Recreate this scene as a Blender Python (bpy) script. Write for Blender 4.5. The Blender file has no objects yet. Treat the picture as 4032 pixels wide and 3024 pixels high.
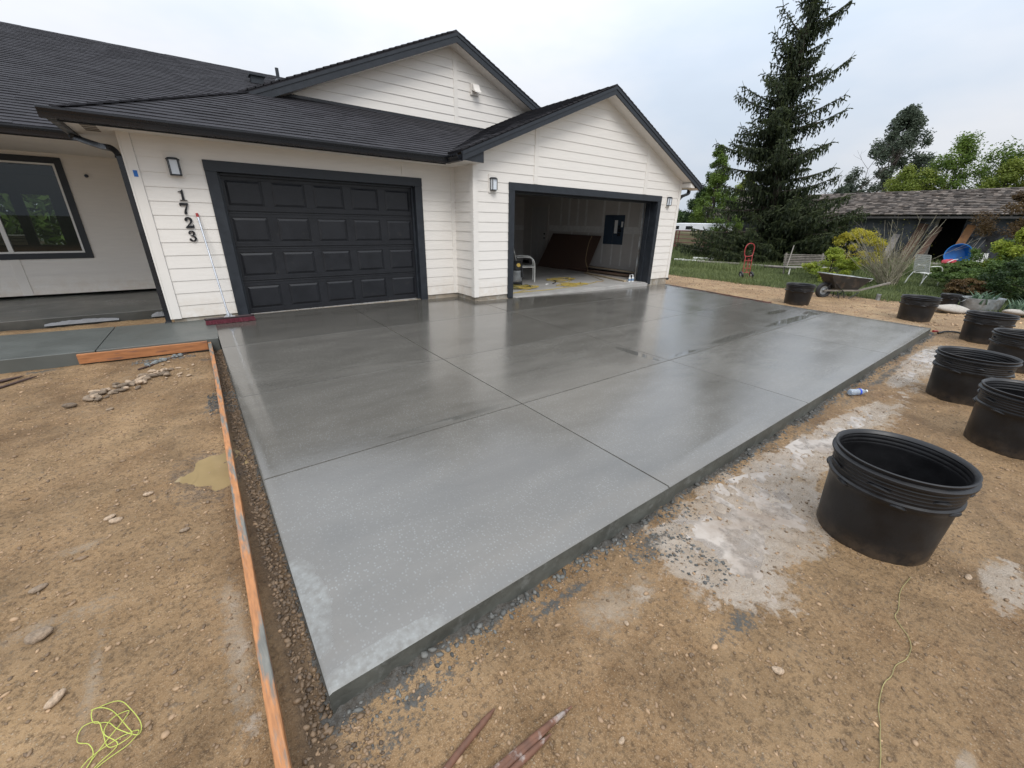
import bpy, math, random
import numpy as np
from mathutils import Vector, Matrix
R = math.radians
random.seed(7); rng = np.random.default_rng(7)
scene = bpy.context.scene
COL = scene.collection

# ------------------------------------------------------------------ camera
YAW, PITCH, ROLL, FPX = -0.656, -0.3792, 0.0202, 1586.4
cam = bpy.data.cameras.new('camera'); camo = bpy.data.objects.new('camera', cam); COL.objects.link(camo)
cam.sensor_width = 36.0; cam.lens = FPX / 4032 * 36.0; cam.clip_start = 0.05; cam.clip_end = 3000
_f = np.array([-math.sin(YAW)*math.cos(PITCH), math.cos(YAW)*math.cos(PITCH), math.sin(PITCH)])
_r = np.array([math.cos(YAW), math.sin(YAW), 0.0]); _u = np.cross(_r, _f)
_r2 = _r*math.cos(ROLL)+_u*math.sin(ROLL); _u2 = -_r*math.sin(ROLL)+_u*math.cos(ROLL)
camo.matrix_world = Matrix(((_r2[0], _u2[0], -_f[0], 0.5282), (_r2[1], _u2[1], -_f[1], -7.7337), (_r2[2], _u2[2], -_f[2], 1.5642), (0, 0, 0, 1)))
scene.camera = camo

# ------------------------------------------------------------------ world: thin overcast, brighter overhead
SUN_EL, SUN_ROT = R(48), R(205)
SKY_H, SKY_Z = 0.64, 2.05      # radiance at the horizon and overhead
world = bpy.data.worlds.new('World'); scene.world = world; world.use_nodes = True
nt = world.node_tree; nt.nodes.clear()
def N(t, **kw):
    n = nt.nodes.new(t)
    for k, v in kw.items(): setattr(n, k, v)
    return n
wo = N('ShaderNodeOutputWorld'); bg = N('ShaderNodeBackground'); bg.inputs['Strength'].default_value = 0.1
sky = N('ShaderNodeTexSky'); sky.sky_type = 'NISHITA'; sky.sun_disc = False
sky.sun_elevation = SUN_EL; sky.sun_rotation = SUN_ROT; sky.dust_density = 4.0
tc = N('ShaderNodeTexCoord'); sep = N('ShaderNodeSeparateXYZ'); nt.links.new(tc.outputs['Generated'], sep.inputs[0])
mr = N('ShaderNodeMapRange'); mr.inputs['From Min'].default_value = 0.0; mr.inputs['From Max'].default_value = 1.0
mr.inputs['To Min'].default_value = SKY_H*10; mr.inputs['To Max'].default_value = SKY_Z*10
pw = N('ShaderNodeMath', operation='POWER'); pw.inputs[1].default_value = 1.5
mxz = N('ShaderNodeMath', operation='MAXIMUM'); mxz.inputs[1].default_value = 0.0
nt.links.new(sep.outputs['Z'], mxz.inputs[0]); nt.links.new(mxz.outputs[0], pw.inputs[0]); nt.links.new(pw.outputs[0], mr.inputs['Value'])
cn = N('ShaderNodeTexNoise'); cn.inputs['Scale'].default_value = 1.6; cn.inputs['Detail'].default_value = 5; cn.inputs['Roughness'].default_value = 0.55
mp = N('ShaderNodeMapping'); mp.inputs['Scale'].default_value = (1, 1, 2.6)
nt.links.new(tc.outputs['Generated'], mp.inputs[0]); nt.links.new(mp.outputs[0], cn.inputs['Vector'])
cr = N('ShaderNodeMapRange'); cr.inputs['From Min'].default_value = 0.3; cr.inputs['From Max'].default_value = 0.7
cr.inputs['To Min'].default_value = 0.91; cr.inputs['To Max'].default_value = 1.08
nt.links.new(cn.outputs['Fac'], cr.inputs['Value'])
mm = N('ShaderNodeMath', operation='MULTIPLY'); nt.links.new(mr.outputs[0], mm.inputs[0]); nt.links.new(cr.outputs[0], mm.inputs[1])
cc = N('ShaderNodeMix', data_type='RGBA'); cc.inputs['A'].default_value = (0.85, 0.965, 1.12, 1); cc.inputs['B'].default_value = (0.97, 1.0, 1.06, 1)
cr2 = N('ShaderNodeMapRange'); cr2.inputs['From Min'].default_value = 0.35; cr2.inputs['From Max'].default_value = 0.62
nt.links.new(cn.outputs['Fac'], cr2.inputs['Value']); nt.links.new(cr2.outputs[0], cc.inputs['Factor'])
vm = N('ShaderNodeVectorMath', operation='SCALE'); nt.links.new(cc.outputs['Result'], vm.inputs[0]); nt.links.new(mm.outputs[0], vm.inputs['Scale'])
mx = N('ShaderNodeMix', data_type='RGBA'); mx.inputs['Factor'].default_value = 0.93
nt.links.new(sky.outputs[0], mx.inputs['A']); nt.links.new(vm.outputs[0], mx.inputs['B'])
nt.links.new(mx.outputs['Result'], bg.inputs['Color']); nt.links.new(bg.outputs[0], wo.inputs['Surface'])

sl = bpy.data.lights.new('sun', 'SUN'); sl.energy = 1.5; sl.angle = R(25); sl.color = (1.0, 0.965, 0.92)
so = bpy.data.objects.new('sun', sl); COL.objects.link(so)
# sky sun_rotation is measured clockwise from +Y
sd = Vector((math.sin(SUN_ROT)*math.cos(SUN_EL), math.cos(SUN_ROT)*math.cos(SUN_EL), math.sin(SUN_EL)))
so.rotation_euler = sd.to_track_quat('Z', 'Y').to_euler()
scene.view_settings.view_transform = 'Standard'; scene.view_settings.look = 'None'
scene.view_settings.exposure = 0.2; scene.view_settings.gamma = 1.0; scene.view_settings.use_curve_mapping = False

# ------------------------------------------------------------------ materials
def nodes_of(m):
    m.use_nodes = True; t = m.node_tree; t.nodes.clear()
    o = t.nodes.new('ShaderNodeOutputMaterial'); b = t.nodes.new('ShaderNodeBsdfPrincipled'); t.links.new(b.outputs[0], o.inputs[0])
    return t, b
class G:  # tiny node graph helper
    def __init__(s, t):
        s.t = t; s.L = t.links.new
        s.co = t.nodes.new('ShaderNodeTexCoord').outputs['Object']
    def noise(s, scale, detail=4, rough=0.55, vec=None, dist=0.0):
        n = s.t.nodes.new('ShaderNodeTexNoise'); n.inputs['Scale'].default_value = scale; n.inputs['Detail'].default_value = detail
        n.inputs['Roughness'].default_value = rough; n.inputs['Distortion'].default_value = dist
        s.L(vec or s.co, n.inputs['Vector']); return n.outputs['Fac']
    def vor(s, scale, feat='F1', vec=None, out='Distance'):
        n = s.t.nodes.new('ShaderNodeTexVoronoi'); n.feature = feat; n.inputs['Scale'].default_value = scale
        s.L(vec or s.co, n.inputs['Vector']); return n.outputs[out]
    def mapv(s, sc, loc=(0, 0, 0), rot=(0, 0, 0), vec=None):
        n = s.t.nodes.new('ShaderNodeMapping'); n.inputs['Scale'].default_value = sc; n.inputs['Location'].default_value = loc
        n.inputs['Rotation'].default_value = rot; s.L(vec or s.co, n.inputs[0]); return n.outputs[0]
    def ramp(s, v, a, b, c=0.0, d=1.0, smooth=False):
        n = s.t.nodes.new('ShaderNodeMapRange')
        if smooth: n.interpolation_type = 'SMOOTHSTEP'
        for k, x in (('From Min', a), ('From Max', b), ('To Min', c), ('To Max', d)): n.inputs[k].default_value = x
        s.L(v, n.inputs['Value']); return n.outputs[0]
    def mix(s, f, a, b):
        n = s.t.nodes.new('ShaderNodeMix'); n.data_type = 'RGBA'; n.clamp_factor = True
        for k, x in (('Factor', f), ('A', a), ('B', b)):
            if isinstance(x, (tuple, list)): n.inputs[k].default_value = (*x, 1) if len(x) == 3 else x
            elif isinstance(x, (int, float)): n.inputs[k].default_value = x
            else: s.L(x, n.inputs[k])
        return n.outputs['Result']
    def mul(s, a, b, op='MULTIPLY'):
        n = s.t.nodes.new('ShaderNodeMath'); n.operation = op
        for i, x in enumerate((a, b)):
            if isinstance(x, (int, float)): n.inputs[i].default_value = x
            else: s.L(x, n.inputs[i])
        return n.outputs[0]
    def scale(s, c, f):
        n = s.t.nodes.new('ShaderNodeVectorMath'); n.operation = 'SCALE'; s.L(c, n.inputs[0])
        if isinstance(f, (int, float)): n.inputs['Scale'].default_value = f
        else: s.L(f, n.inputs['Scale'])
        return n.outputs[0]
    def attr(s, name):
        n = s.t.nodes.new('ShaderNodeAttribute'); n.attribute_name = name; return n
    def bump(s, h, strength=0.3, dist=0.01, nrm=None):
        n = s.t.nodes.new('ShaderNodeBump'); n.inputs['Strength'].default_value = strength; n.inputs['Distance'].default_value = dist
        s.L(h, n.inputs['Height'])
        if nrm is not None: s.L(nrm, n.inputs['Normal'])
        return n.outputs[0]
MATS = {}
def mat(name, col, rough=0.6, var=0.15, scale=6, bump=0.15, bscale=60, bdist=0.004, metal=0.0, tint=False, col2=None, c2=(0.5, 0.62), c2scale=3, stretch=None, spec=0.5, rvar=0.1, trans=0.0, ior=1.5, coat=0.0):
    if name in MATS: return MATS[name]
    m = bpy.data.materials.new(name); t, b = nodes_of(m); g = G(t)
    v = g.mapv(stretch) if stretch else g.co
    n1 = g.noise(scale, 5, vec=v)
    rgb = t.nodes.new('ShaderNodeRGB'); rgb.outputs[0].default_value = (*col, 1); c = rgb.outputs[0]
    if col2 is not None: c = g.mix(g.ramp(g.noise(c2scale, 6, 0.65, vec=v), c2[0], c2[1]), c, col2)
    f = g.ramp(n1, 0.3, 0.7, 1-var, 1+var)
    if tint: f = g.mul(f, g.attr('tint').outputs['Fac'])
    g.L(g.scale(c, f), b.inputs['Base Color'])
    g.L(g.ramp(n1, 0.3, 0.7, max(0.02, rough-rvar), min(1, rough+rvar)), b.inputs['Roughness'])
    b.inputs['Metallic'].default_value = metal; b.inputs['Specular IOR Level'].default_value = spec
    b.inputs['IOR'].default_value = ior; b.inputs['Transmission Weight'].default_value = trans; b.inputs['Coat Weight'].default_value = coat
    if bump: g.L(g.bump(g.noise(bscale, 4, 0.6, vec=v), bump, bdist), b.inputs['Normal'])
    MATS[name] = m; return m
def leafmat(name, c1, c2, rough=0.55):
    m = bpy.data.materials.new(name); t, b = nodes_of(m); g = G(t)
    a = g.attr('tint').outputs['Fac']
    c = g.mix(g.ramp(a, 0.0, 1.0), c1, c2)
    g.L(c, b.inputs['Base Color']); b.inputs['Roughness'].default_value = rough; b.inputs['Specular IOR Level'].default_value = 0.25
    o = t.nodes['Material Output']; tr = t.nodes.new('ShaderNodeBsdfTranslucent'); g.L(g.scale(c, 1.3), tr.inputs['Color'])
    mx_ = t.nodes.new('ShaderNodeMixShader'); mx_.inputs[0].default_value = 0.3
    g.L(b.outputs[0], mx_.inputs[1]); g.L(tr.outputs[0], mx_.inputs[2]); g.L(mx_.outputs[0], o.inputs[0])
    return m

CREAM = mat('cream_paint', (0.73, 0.695, 0.645), 0.5, 0.03, 3, 0.25, 30, 0.002, stretch=(1, 1, 9), spec=0.3)
CREAM_S = mat('cream_soffit', (0.72, 0.685, 0.635), 0.6, 0.03, 3, 0.1, 40, 0.002, spec=0.3)
CHAR = mat('charcoal_paint', (0.020, 0.024, 0.030), 0.45, 0.2, 8, 0.35, 25, 0.003, stretch=(1, 1, 1), spec=0.4)
DOORP = mat('garage_door_paint', (0.0105, 0.0115, 0.0145), 0.42, 0.15, 5, 0.15, 70, 0.001, spec=0.4, col2=(0.035, 0.034, 0.032), c2=(0.62, 0.85), c2scale=6)
GUTM = mat('gutter_metal', (0.010, 0.011, 0.014), 0.3, 0.1, 6, 0.05, 30, 0.001, spec=0.5)
SHING = mat('roof_shingle', (0.030, 0.029, 0.033), 0.85, 0.25, 22, 0.8, 260, 0.004, tint=True, spec=0.25)
TANC = mat('foundation_concrete', (0.26, 0.22, 0.17), 0.8, 0.25, 5, 0.5, 40, 0.004, col2=(0.33, 0.31, 0.27), c2scale=6)
WHITEP = mat('white_vinyl', (0.72, 0.72, 0.70), 0.35, 0.03, 3, 0.0)
BLACKP = mat('black_plastic', (0.0085, 0.0085, 0.0095), 0.42, 0.2, 9, 0.25, 50, 0.002, spec=0.45, col2=(0.022, 0.020, 0.018), c2=(0.55, 0.8), c2scale=5)
def dirty(m, zmax, col, amt, sc, z0=0.0):
    t = m.node_tree; g = G(t); b = t.nodes['Principled BSDF']; src = b.inputs['Base Color'].links[0].from_socket
    s_ = t.nodes.new('ShaderNodeSeparateXYZ'); g.L(g.co, s_.inputs[0]); k = g.mul(g.ramp(s_.outputs[2], z0, zmax, 1, 0), g.ramp(g.noise(sc, 5, .7), .35, .62))
    g.L(g.mix(g.mul(k, amt), src, col), b.inputs['Base Color'])
dirty(BLACKP, .13, (.10, .07, .045), .7, 14); dirty(CREAM, .55, (.50, .39, .27), .4, 7, .15)
RUST = mat('rusty_steel', (0.12, 0.055, 0.032), 0.7, 0.35, 25, 0.6, 90, 0.003, col2=(0.30, 0.25, 0.22), c2=(0.50, 0.58), c2scale=9)
STEEL = mat('bright_steel', (0.62, 0.63, 0.65), 0.3, 0.08, 12, 0.05, 40, 0.001, metal=0.9)
GALV = mat('galvanized_steel', (0.33, 0.35, 0.36), 0.5, 0.25, 9, 0.2, 40, 0.002, metal=0.5, col2=(0.22, 0.21, 0.19), c2scale=4)
WHITEM = mat('white_enamel', (0.62, 0.62, 0.58), 0.4, 0.08, 8, 0.05, 40, 0.001, col2=(0.40, 0.38, 0.33), c2=(0.6, 0.75), c2scale=9)
REDP = mat('red_paint', (0.30, 0.022, 0.020), 0.4, 0.25, 14, 0.1, 60, 0.001, col2=(0.12, 0.03, 0.02), c2=(0.6, 0.75), c2scale=14)
YELC = mat('yellow_cord', (0.36, 0.265, 0.06), 0.45, 0.15, 30, 0.0)
BLKC = mat('black_rubber', (0.012, 0.012, 0.013), 0.6, 0.2, 12, 0.2, 60)
DRYW = mat('primed_drywall', (0.46, 0.435, 0.41), 0.85, 0.05, 4, 0.1, 60, 0.001)
MUDW = mat('drywall_joint_compound', (0.56, 0.55, 0.53), 0.85, 0.12, 9, 0.1, 60, 0.001)
OLDW = mat('weathered_wood', (0.20, 0.18, 0.155), 0.8, 0.3, 7, 0.5, 30, 0.004, stretch=(1, 1, 1), tint=False)
PINEW = mat('pine_lumber', (0.34, 0.27, 0.18), 0.7, 0.2, 5, 0.2, 30, 0.002)
BROWNB = mat('brown_hardboard', (0.085, 0.050, 0.036), 0.6, 0.12, 3, 0.1, 60, 0.001)
STONE = mat('river_cobble', (0.235, 0.175, 0.12), 0.65, 0.35, 2.2, 0.5, 9, 0.05, tint=True, col2=(0.14, 0.095, 0.06), c2=(.5, .7), c2scale=1.4)

def slab_mat():
    m = bpy.data.materials.new('wet_fresh_concrete'); t, b = nodes_of(m); g = G(t)
    big = g.noise(0.55, 5, 0.55, vec=g.mapv((0.8, 1.5, 1)), dist=0.6)
    mid = g.noise(2.3, 5, 0.6, vec=g.mapv((0.6, 1.6, 1), loc=(3, 1, 0)), dist=0.3)
    fine = g.noise(55, 3, 0.6)
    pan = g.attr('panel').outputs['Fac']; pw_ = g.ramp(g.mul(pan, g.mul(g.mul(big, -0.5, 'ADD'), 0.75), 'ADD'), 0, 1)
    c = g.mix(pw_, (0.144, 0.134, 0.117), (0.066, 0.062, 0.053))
    c = g.scale(c, g.ramp(mid, 0.3, 0.7, 0.88, 1.14))
    # exposed bleed-water speckles, paler flecks
    vv_ = g.mapv((1, .75, 1)); vd = g.vor(78, vec=vv_)
    vc = g.vor(78, out='Color', vec=vv_)
    sp = g.mul(g.ramp(vd, 0.18, 0.42, 1, 0), g.ramp(vc, 0.35, 0.62))
    c = g.mix(g.mul(sp, g.mul(g.ramp(mid, 0.3, 0.6, 0.12, 0.5), g.ramp(pw_, 0.2, 0.8, 1, 0.15))), c, (0.26, 0.275, 0.27))
    # dry pale crust at the near corner (masks from object position)
    s = t.nodes.new('ShaderNodeSeparateXYZ'); g.L(g.co, s.inputs[0]); X, Y = s.outputs[0], s.outputs[1]
    def blob(cx, cy, rx, ry, edge=0.5):
        dx = g.mul(g.mul(g.mul(X, -cx, 'ADD'), 1/rx), 2.0, 'POWER'); dy = g.mul(g.mul(g.mul(Y, -cy, 'ADD'), 1/ry), 2.0, 'POWER')
        d = g.mul(g.mul(dx, dy, 'ADD'), g.mul(g.noise(9, 4, 0.6), 0.9), 'ADD')
        return g.ramp(d, 1.15, 1.15+edge, 1, 0, True)
    def hard(v): return g.mul(v, 1.0)
    # POWER of a negative base is undefined: square by multiplication instead
    def sq(v): return g.mul(v, v)
    def blob2(cx, cy, rx, ry, edge=0.4, ns=9, na=0.9):
        dx = sq(g.mul(g.mul(X, -cx, 'ADD'), 1/rx)); dy = sq(g.mul(g.mul(Y, -cy, 'ADD'), 1/ry))
        d = g.mul(g.mul(dx, dy, 'ADD'), g.mul(g.noise(ns, 5, 0.65), na), 'ADD')
        return g.ramp(d, 0.9, 0.9+edge, 1, 0, True)
    dry = g.mul(blob2(0.60, -6.22, 0.11, 0.34), blob2(0.80, -6.62, 0.30, 0.07), 'MAXIMUM')
    c = g.mix(g.mul(dry, g.ramp(g.noise(30,4,.6),.35,.65,.15,.55)), c, (0.27, 0.28, 0.27))
    # standing water pooled along the joints
    pool = None
    for q in ((4.86, -4.75, 0.10, 0.45), (5.45, -5.07, 0.45, 0.06), (6.9, -5.02, 0.9, 0.10), (9.2, -4.99, 1.4, 0.14), (10.4, -4.95, 0.5, 0.18), (2.3, -5.06, 1.2, 0.05), (9.8, -4.5, 0.6, 0.12)):
        k = blob2(*q, edge=0.25, ns=4, na=1.0); pool = k if pool is None else g.mul(pool, k, 'MAXIMUM')
    c = g.mix(g.mul(pool, 0.25), c, (0.055, 0.060, 0.058))
    g.L(c, b.inputs['Base Color'])
    # wet film: gloss varies in brushed patches
    rr = g.ramp(pw_, 0, 1, 0.22, 0.12); rr = g.mul(rr, g.ramp(mid, 0.3, 0.75, 0.85, 1.25))
    rr = g.mul(rr, g.mul(pool, -0.9, 'MULTIPLY'), 'ADD') if False else g.mul(rr, g.ramp(pool, 0, 1, 1, 0.18))
    rr = g.mul(rr, g.mul(dry, 0.5), 'ADD')
    g.L(rr, b.inputs['Roughness']); b.inputs['IOR'].default_value = 1.5
    b.inputs['Specular IOR Level'].default_value = 1.0
    rip = g.noise(26, 3, 0.5, vec=g.mapv((1, 1.4, 1)))
    h = g.mul(g.mul(fine, 0.35), g.mul(g.mul(rip, 0.5), g.mul(sp, 0.35), 'ADD'), 'ADD')
    bn = t.nodes.new('ShaderNodeBump'); bn.inputs['Distance'].default_value = 0.0022
    g.L(g.mul(g.ramp(pool, 0, 1, 1.0, 0.1), g.ramp(pw_, 0, 1, 0.5, 0.16)), bn.inputs['Strength']); g.L(h, bn.inputs['Height'])
    g.L(bn.outputs[0], b.inputs['Normal'])
    return m
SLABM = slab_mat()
SIDEC = mat('slab_side_concrete', (0.075, 0.078, 0.068), 0.55, 0.3, 8, 0.7, 35, 0.006, col2=(0.13, 0.135, 0.125), c2=(0.55, 0.7), c2scale=12)
WALKM = mat('walkway_concrete', (0.088, 0.094, 0.086), 0.42, 0.1, 3, 0.25, 120, 0.0015, spec=0.5)
FORMW = mat('orange_form_lumber', (0.33, 0.135, 0.05), 0.6, 0.25, 5, 0.4, 60, 0.002, stretch=(1, 8, 8), col2=(0.20, 0.09, 0.05), c2=(0.53, 0.60), c2scale=2.2)
FORMWY = mat('orange_form_lumber_side', (0.38, 0.165, 0.062), 0.6, 0.25, 12, 0.4, 60, 0.002, stretch=(8, 1, 8), col2=(0.15, 0.145, 0.125), c2=(0.50, 0.57), c2scale=1.6)

def ground_mat():
    m = bpy.data.materials.new('wet_dirt'); t, b = nodes_of(m); g = G(t)
    n0 = g.noise(0.9, 5, 0.6); n1 = g.noise(5, 6, 0.7); n2 = g.noise(45, 5, 0.7); n3 = g.noise(190, 3, 0.6)
    c = g.mix(g.ramp(n0, 0.35, 0.65), (0.170, 0.098, 0.045), (0.300, 0.195, 0.100))
    c = g.mix(g.ramp(n1, 0.42, 0.72, 0, 0.8), c, (0.30, 0.20, 0.11))
    c = g.mix(g.ramp(n2, 0.48, 0.64, 0, 0.7), c, (0.062, 0.038, 0.021))
    c = g.mix(g.ramp(n3, 0.52, 0.66, 0, 0.6), c, (0.36, 0.26, 0.16))
    # pale grit
    vd = g.vor(85); vc = g.vor(85, out='Color'); grit = g.mul(g.ramp(vd, 0.2, 0.3, 1, 0), g.ramp(vc, 0.72, 0.8))
    c = g.mix(g.mul(grit, 0.7), c, (0.36, 0.29, 0.205))
    vd2 = g.vor(32); vc2 = g.vor(32, out='Color'); grit2 = g.mul(g.ramp(vd2, 0.16, 0.24, 1, 0), g.ramp(vc2, 0.78, 0.84))
    c = g.mix(g.mul(grit2, 0.25), c, (0.27, 0.20, 0.14))
    c = g.scale(c, g.ramp(g.noise(1.7, 4, 0.6, dist=0.8), 0.36, 0.62, 0.74, 1.12))
    A = g.attr('mask'); s = t.nodes.new('ShaderNodeSeparateColor'); g.L(A.outputs['Color'], s.inputs[0])
    wet, conc, pale = s.outputs[0], s.outputs[1], s.outputs[2]
    path = g.attr('path').outputs['Fac']; soil = g.attr('soil').outputs['Fac']; dark = g.attr('trench').outputs['Fac']
    nn = g.mul(n1, n2, 'ADD')
    def brk(v, a=0.55, w=0.5): return g.ramp(g.mul(v, g.mul(g.mul(nn, -1.0, 'ADD'), 1.6), 'ADD'), a, a+w, 0, 1)
    c = g.mix(g.ramp(dark, 0, 1, 0, 0.75), c, (0.055, 0.038, 0.026))
    c = g.mix(g.mul(brk(pale, 0.25, 0.5), 0.55), c, (0.33, 0.27, 0.20))
    c = g.mix(g.ramp(path, 0, 1, 0, 0.85), c, g.mix(g.mul(g.ramp(n2, 0.40, 0.60), g.ramp(g.noise(2.2, 5, .7), .35, .6)), (0.20, 0.125, 0.070), (0.46, 0.335, 0.185)))
    c = g.mix(g.mul(brk(conc, 0.5, 0.25), 0.92), c, g.mix(g.ramp(n2, 0.4, 0.65), (0.045, 0.045, 0.042), (0.105, 0.105, 0.098)))
    c = g.mix(soil, c, (0.035, 0.040, 0.018))
    c = g.mix(g.mul(brk(wet, 0.5, 0.4), 0.55), c, (0.07, 0.047, 0.030))
    slu = g.attr('slurry').outputs['Fac']; n4 = g.noise(9, 6, 0.72)
    sm = g.ramp(g.mul(slu, g.mul(g.mul(n4, -0.5, 'ADD'), 2.1), 'ADD'), 0.42, 0.62)
    sm = g.mul(sm, g.ramp(g.mul(grit2, grit, 'MAXIMUM'), 0, 1, 1, 0.3))
    c = g.mix(g.mul(sm, 0.88), c, g.mix(g.ramp(n1, .35, .65), (0.40, 0.345, 0.285), (0.29, 0.225, 0.16)))
    g.L(c, b.inputs['Base Color'])
    r0 = g.mul(g.ramp(n1, 0.3, 0.7, 0.55, 0.85), g.ramp(sm, 0, 1, 1, 0.28))
    r0 = g.mul(r0, g.ramp(brk(wet, 0.5, 0.4), 0, 1, 1, 0.35)); g.L(r0, b.inputs['Roughness'])
    g.L(g.ramp(brk(wet, 0.5, 0.4), 0, 1, 0.2, 0.5), b.inputs['Specular IOR Level'])
    h = g.mul(g.mul(n1, 1.3), g.mul(g.mul(n2, 0.80), g.mul(g.mul(n3, 0.16), g.mul(grit, 0.10), 'ADD'), 'ADD'), 'ADD')
    g.L(g.bump(h, 0.85, 0.022), b.inputs['Normal'])
    return m

# ------------------------------------------------------------------ mesh building
class MB:
    def __init__(s): s.v = []; s.f = []; s.t = []; s.n = 0; s.mi = []; s.cur = 0
    def add(s, verts, faces, tint=1.0):
        o = s.n; s.v.extend([tuple(map(float, q)) for q in verts]); s.n += len(verts)
        s.f.extend([tuple(i+o for i in f) for f in faces]); s.mi.extend([s.cur]*len(faces))
        s.t.extend([tint]*len(verts) if np.isscalar(tint) else list(tint))
    def box(s, a, b, tint=1.0, M=None):
        x0, y0, z0 = a; x1, y1, z1 = b
        v = [(x0, y0, z0), (x1, y0, z0), (x1, y1, z0), (x0, y1, z0), (x0, y0, z1), (x1, y0, z1), (x1, y1, z1), (x0, y1, z1)]
        if M is not None: v = [tuple(M @ Vector(q)) for q in v]
        s.add(v, [(0, 3, 2, 1), (4, 5, 6, 7), (0, 1, 5, 4), (1, 2, 6, 5), (2, 3, 7, 6), (3, 0, 4, 7)], tint)
    def beam(s, p, q, w, h, up=(0, 0, 1), tint=1.0):
        p = Vector(p); q = Vector(q); d = (q-p).normalized(); u = Vector(up)
        sx = d.cross(u)
        if sx.length < 1e-5: sx = d.cross(Vector((1, 0, 0)))
        sx.normalize(); sz = sx.cross(d)
        v = []
        for e in (p, q):
            for a, b in ((-1, -1), (1, -1), (1, 1), (-1, 1)): v.append(e + sx*(a*w/2) + sz*(b*h/2))
        s.add(v, [(0, 1, 2, 3), (7, 6, 5, 4), (0, 4, 5, 1), (1, 5, 6, 2), (2, 6, 7, 3), (3, 7, 4, 0)], tint)
    def tube(s, pts, r, n=8, cap=True, tint=1.0):
        P = [Vector(p) for p in pts]; k = len(P); rs = [r]*k if np.isscalar(r) else list(r)
        prev = None; v = []
        for i in range(k):
            d = (P[min(i+1, k-1)]-P[max(i-1, 0)])
            if d.length < 1e-9: d = Vector((0, 0, 1))
            d.normalize()
            if prev is None:
                a = d.cross(Vector((0, 0, 1)))
                if a.length < 1e-3: a = d.cross(Vector((1, 0, 0)))
            else: a = prev - d*prev.dot(d)
            a.normalize(); prev = a; b = d.cross(a)
            for j in range(n):
                th = 2*math.pi*j/n; v.append(P[i]+(a*math.cos(th)+b*math.sin(th))*rs[i])
        f = []
        for i in range(k-1):
            for j in range(n): f.append((i*n+j, i*n+(j+1) % n, (i+1)*n+(j+1) % n, (i+1)*n+j))
        if cap: f.append(tuple(range(n))[::-1]); f.append(tuple((k-1)*n+j for j in range(n)))
        s.add(v, f, tint)
    def lathe(s, prof, c=(0, 0, 0), n=32, M=None, tint=1.0):
        v = []; f = []
        for r_, z_ in prof:
            for j in range(n):
                th = 2*math.pi*j/n; q = Vector((c[0]+r_*math.cos(th), c[1]+r_*math.sin(th), c[2]+z_))
                v.append(M @ q if M is not None else q)
        for i in range(len(prof)-1):
            for j in range(n): f.append((i*n+j, i*n+(j+1) % n, (i+1)*n+(j+1) % n, (i+1)*n+j))
        s.add(v, f, tint)
    def prism(s, poly, a, axis='y', t=0.1):  # poly in the other two axes, extruded from a to a+t
        n = len(poly)
        def mk(p, w): return {'y': (p[0], w, p[1]), 'x': (w, p[0], p[1]), 'z': (p[0], p[1], w)}[axis]
        v = [mk(p, a) for p in poly]+[mk(p, a+t) for p in poly]
        f = [tuple(range(n)), tuple(range(2*n-1, n-1, -1))]+[(i, i+n, (i+1) % n+n, (i+1) % n) for i in range(n)]
        s.add(v, f)
    def build(s, name, material, parent=None, world=False, smooth=False, bevel=0.0, fixn=False):
        me = bpy.data.meshes.new(name); me.from_pydata(s.v, [], s.f)
        ms = material if isinstance(material, (list, tuple)) else [material]
        for m in ms: me.materials.append(m)
        if len(ms) > 1: me.polygons.foreach_set('material_index', s.mi)
        if any(t != 1.0 for t in s.t):
            a = me.attributes.new('tint', 'FLOAT', 'POINT'); a.data.foreach_set('value', s.t)
        elif s.t:
            a = me.attributes.new('tint', 'FLOAT', 'POINT'); a.data.foreach_set('value', [1.0]*len(s.v))
        if fixn:
            import bmesh
            bm = bmesh.new(); bm.from_mesh(me); bmesh.ops.recalc_face_normals(bm, faces=bm.faces); bm.to_mesh(me); bm.free()
        if smooth: me.polygons.foreach_set('use_smooth', [True]*len(me.polygons))
        me.update()
        o = bpy.data.objects.new(name, me); COL.objects.link(o)
        if smooth and smooth != 'all':
            try: me.set_sharp_from_angle(angle=R(40))
            except Exception: pass
        if bevel:
            md = o.modifiers.new('bevel', 'BEVEL'); md.width = bevel; md.segments = 2; md.limit_method = 'ANGLE'
        if parent is not None:
            o.parent = parent
            if world:
                o.matrix_parent_inverse = Matrix.Identity(4)
                o.matrix_basis = pm_inv(parent)
        return o
def pm_inv(p):
    m = Matrix.LocRotScale(p.location, p.rotation_euler, p.scale)
    if p.parent is not None: m = Matrix.LocRotScale(p.parent.location, p.parent.rotation_euler, p.parent.scale) @ m
    return m.inverted()
def tag(o, label=None, cat=None, group=None, kind=None):
    if label: o['label'] = label
    if cat: o['category'] = cat
    if group: o['group'] = group
    if kind: o['kind'] = kind
    return o
def thing(name, label, cat, loc=(0, 0, 0), rz=0.0, group=None):
    o = bpy.data.objects.new(name, None); COL.objects.link(o); o.location = loc; o.rotation_euler = (0, 0, rz); o.empty_display_size = 0.2
    return tag(o, label, cat, group)
def child(name, mb, m, par, **kw):   # geometry given in the top thing's own frame
    o = mb.build(name, m, par, **kw)
    return o
def copy_tree(root, label, loc, rz=None, group=None, scale=None):
    r = root.copy(); COL.objects.link(r); r.location = loc
    if rz is not None: r.rotation_euler = (0, 0, rz)
    if scale: r.scale = scale
    r['label'] = label
    if group: r['group'] = group
    for ch in [o for o in bpy.data.objects if o.parent == root]:
        c = ch.copy(); COL.objects.link(c); c.parent = r
        for gch in [o for o in bpy.data.objects if o.parent == ch]:
            d = gch.copy(); COL.objects.link(d); d.parent = c
    return r
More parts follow.
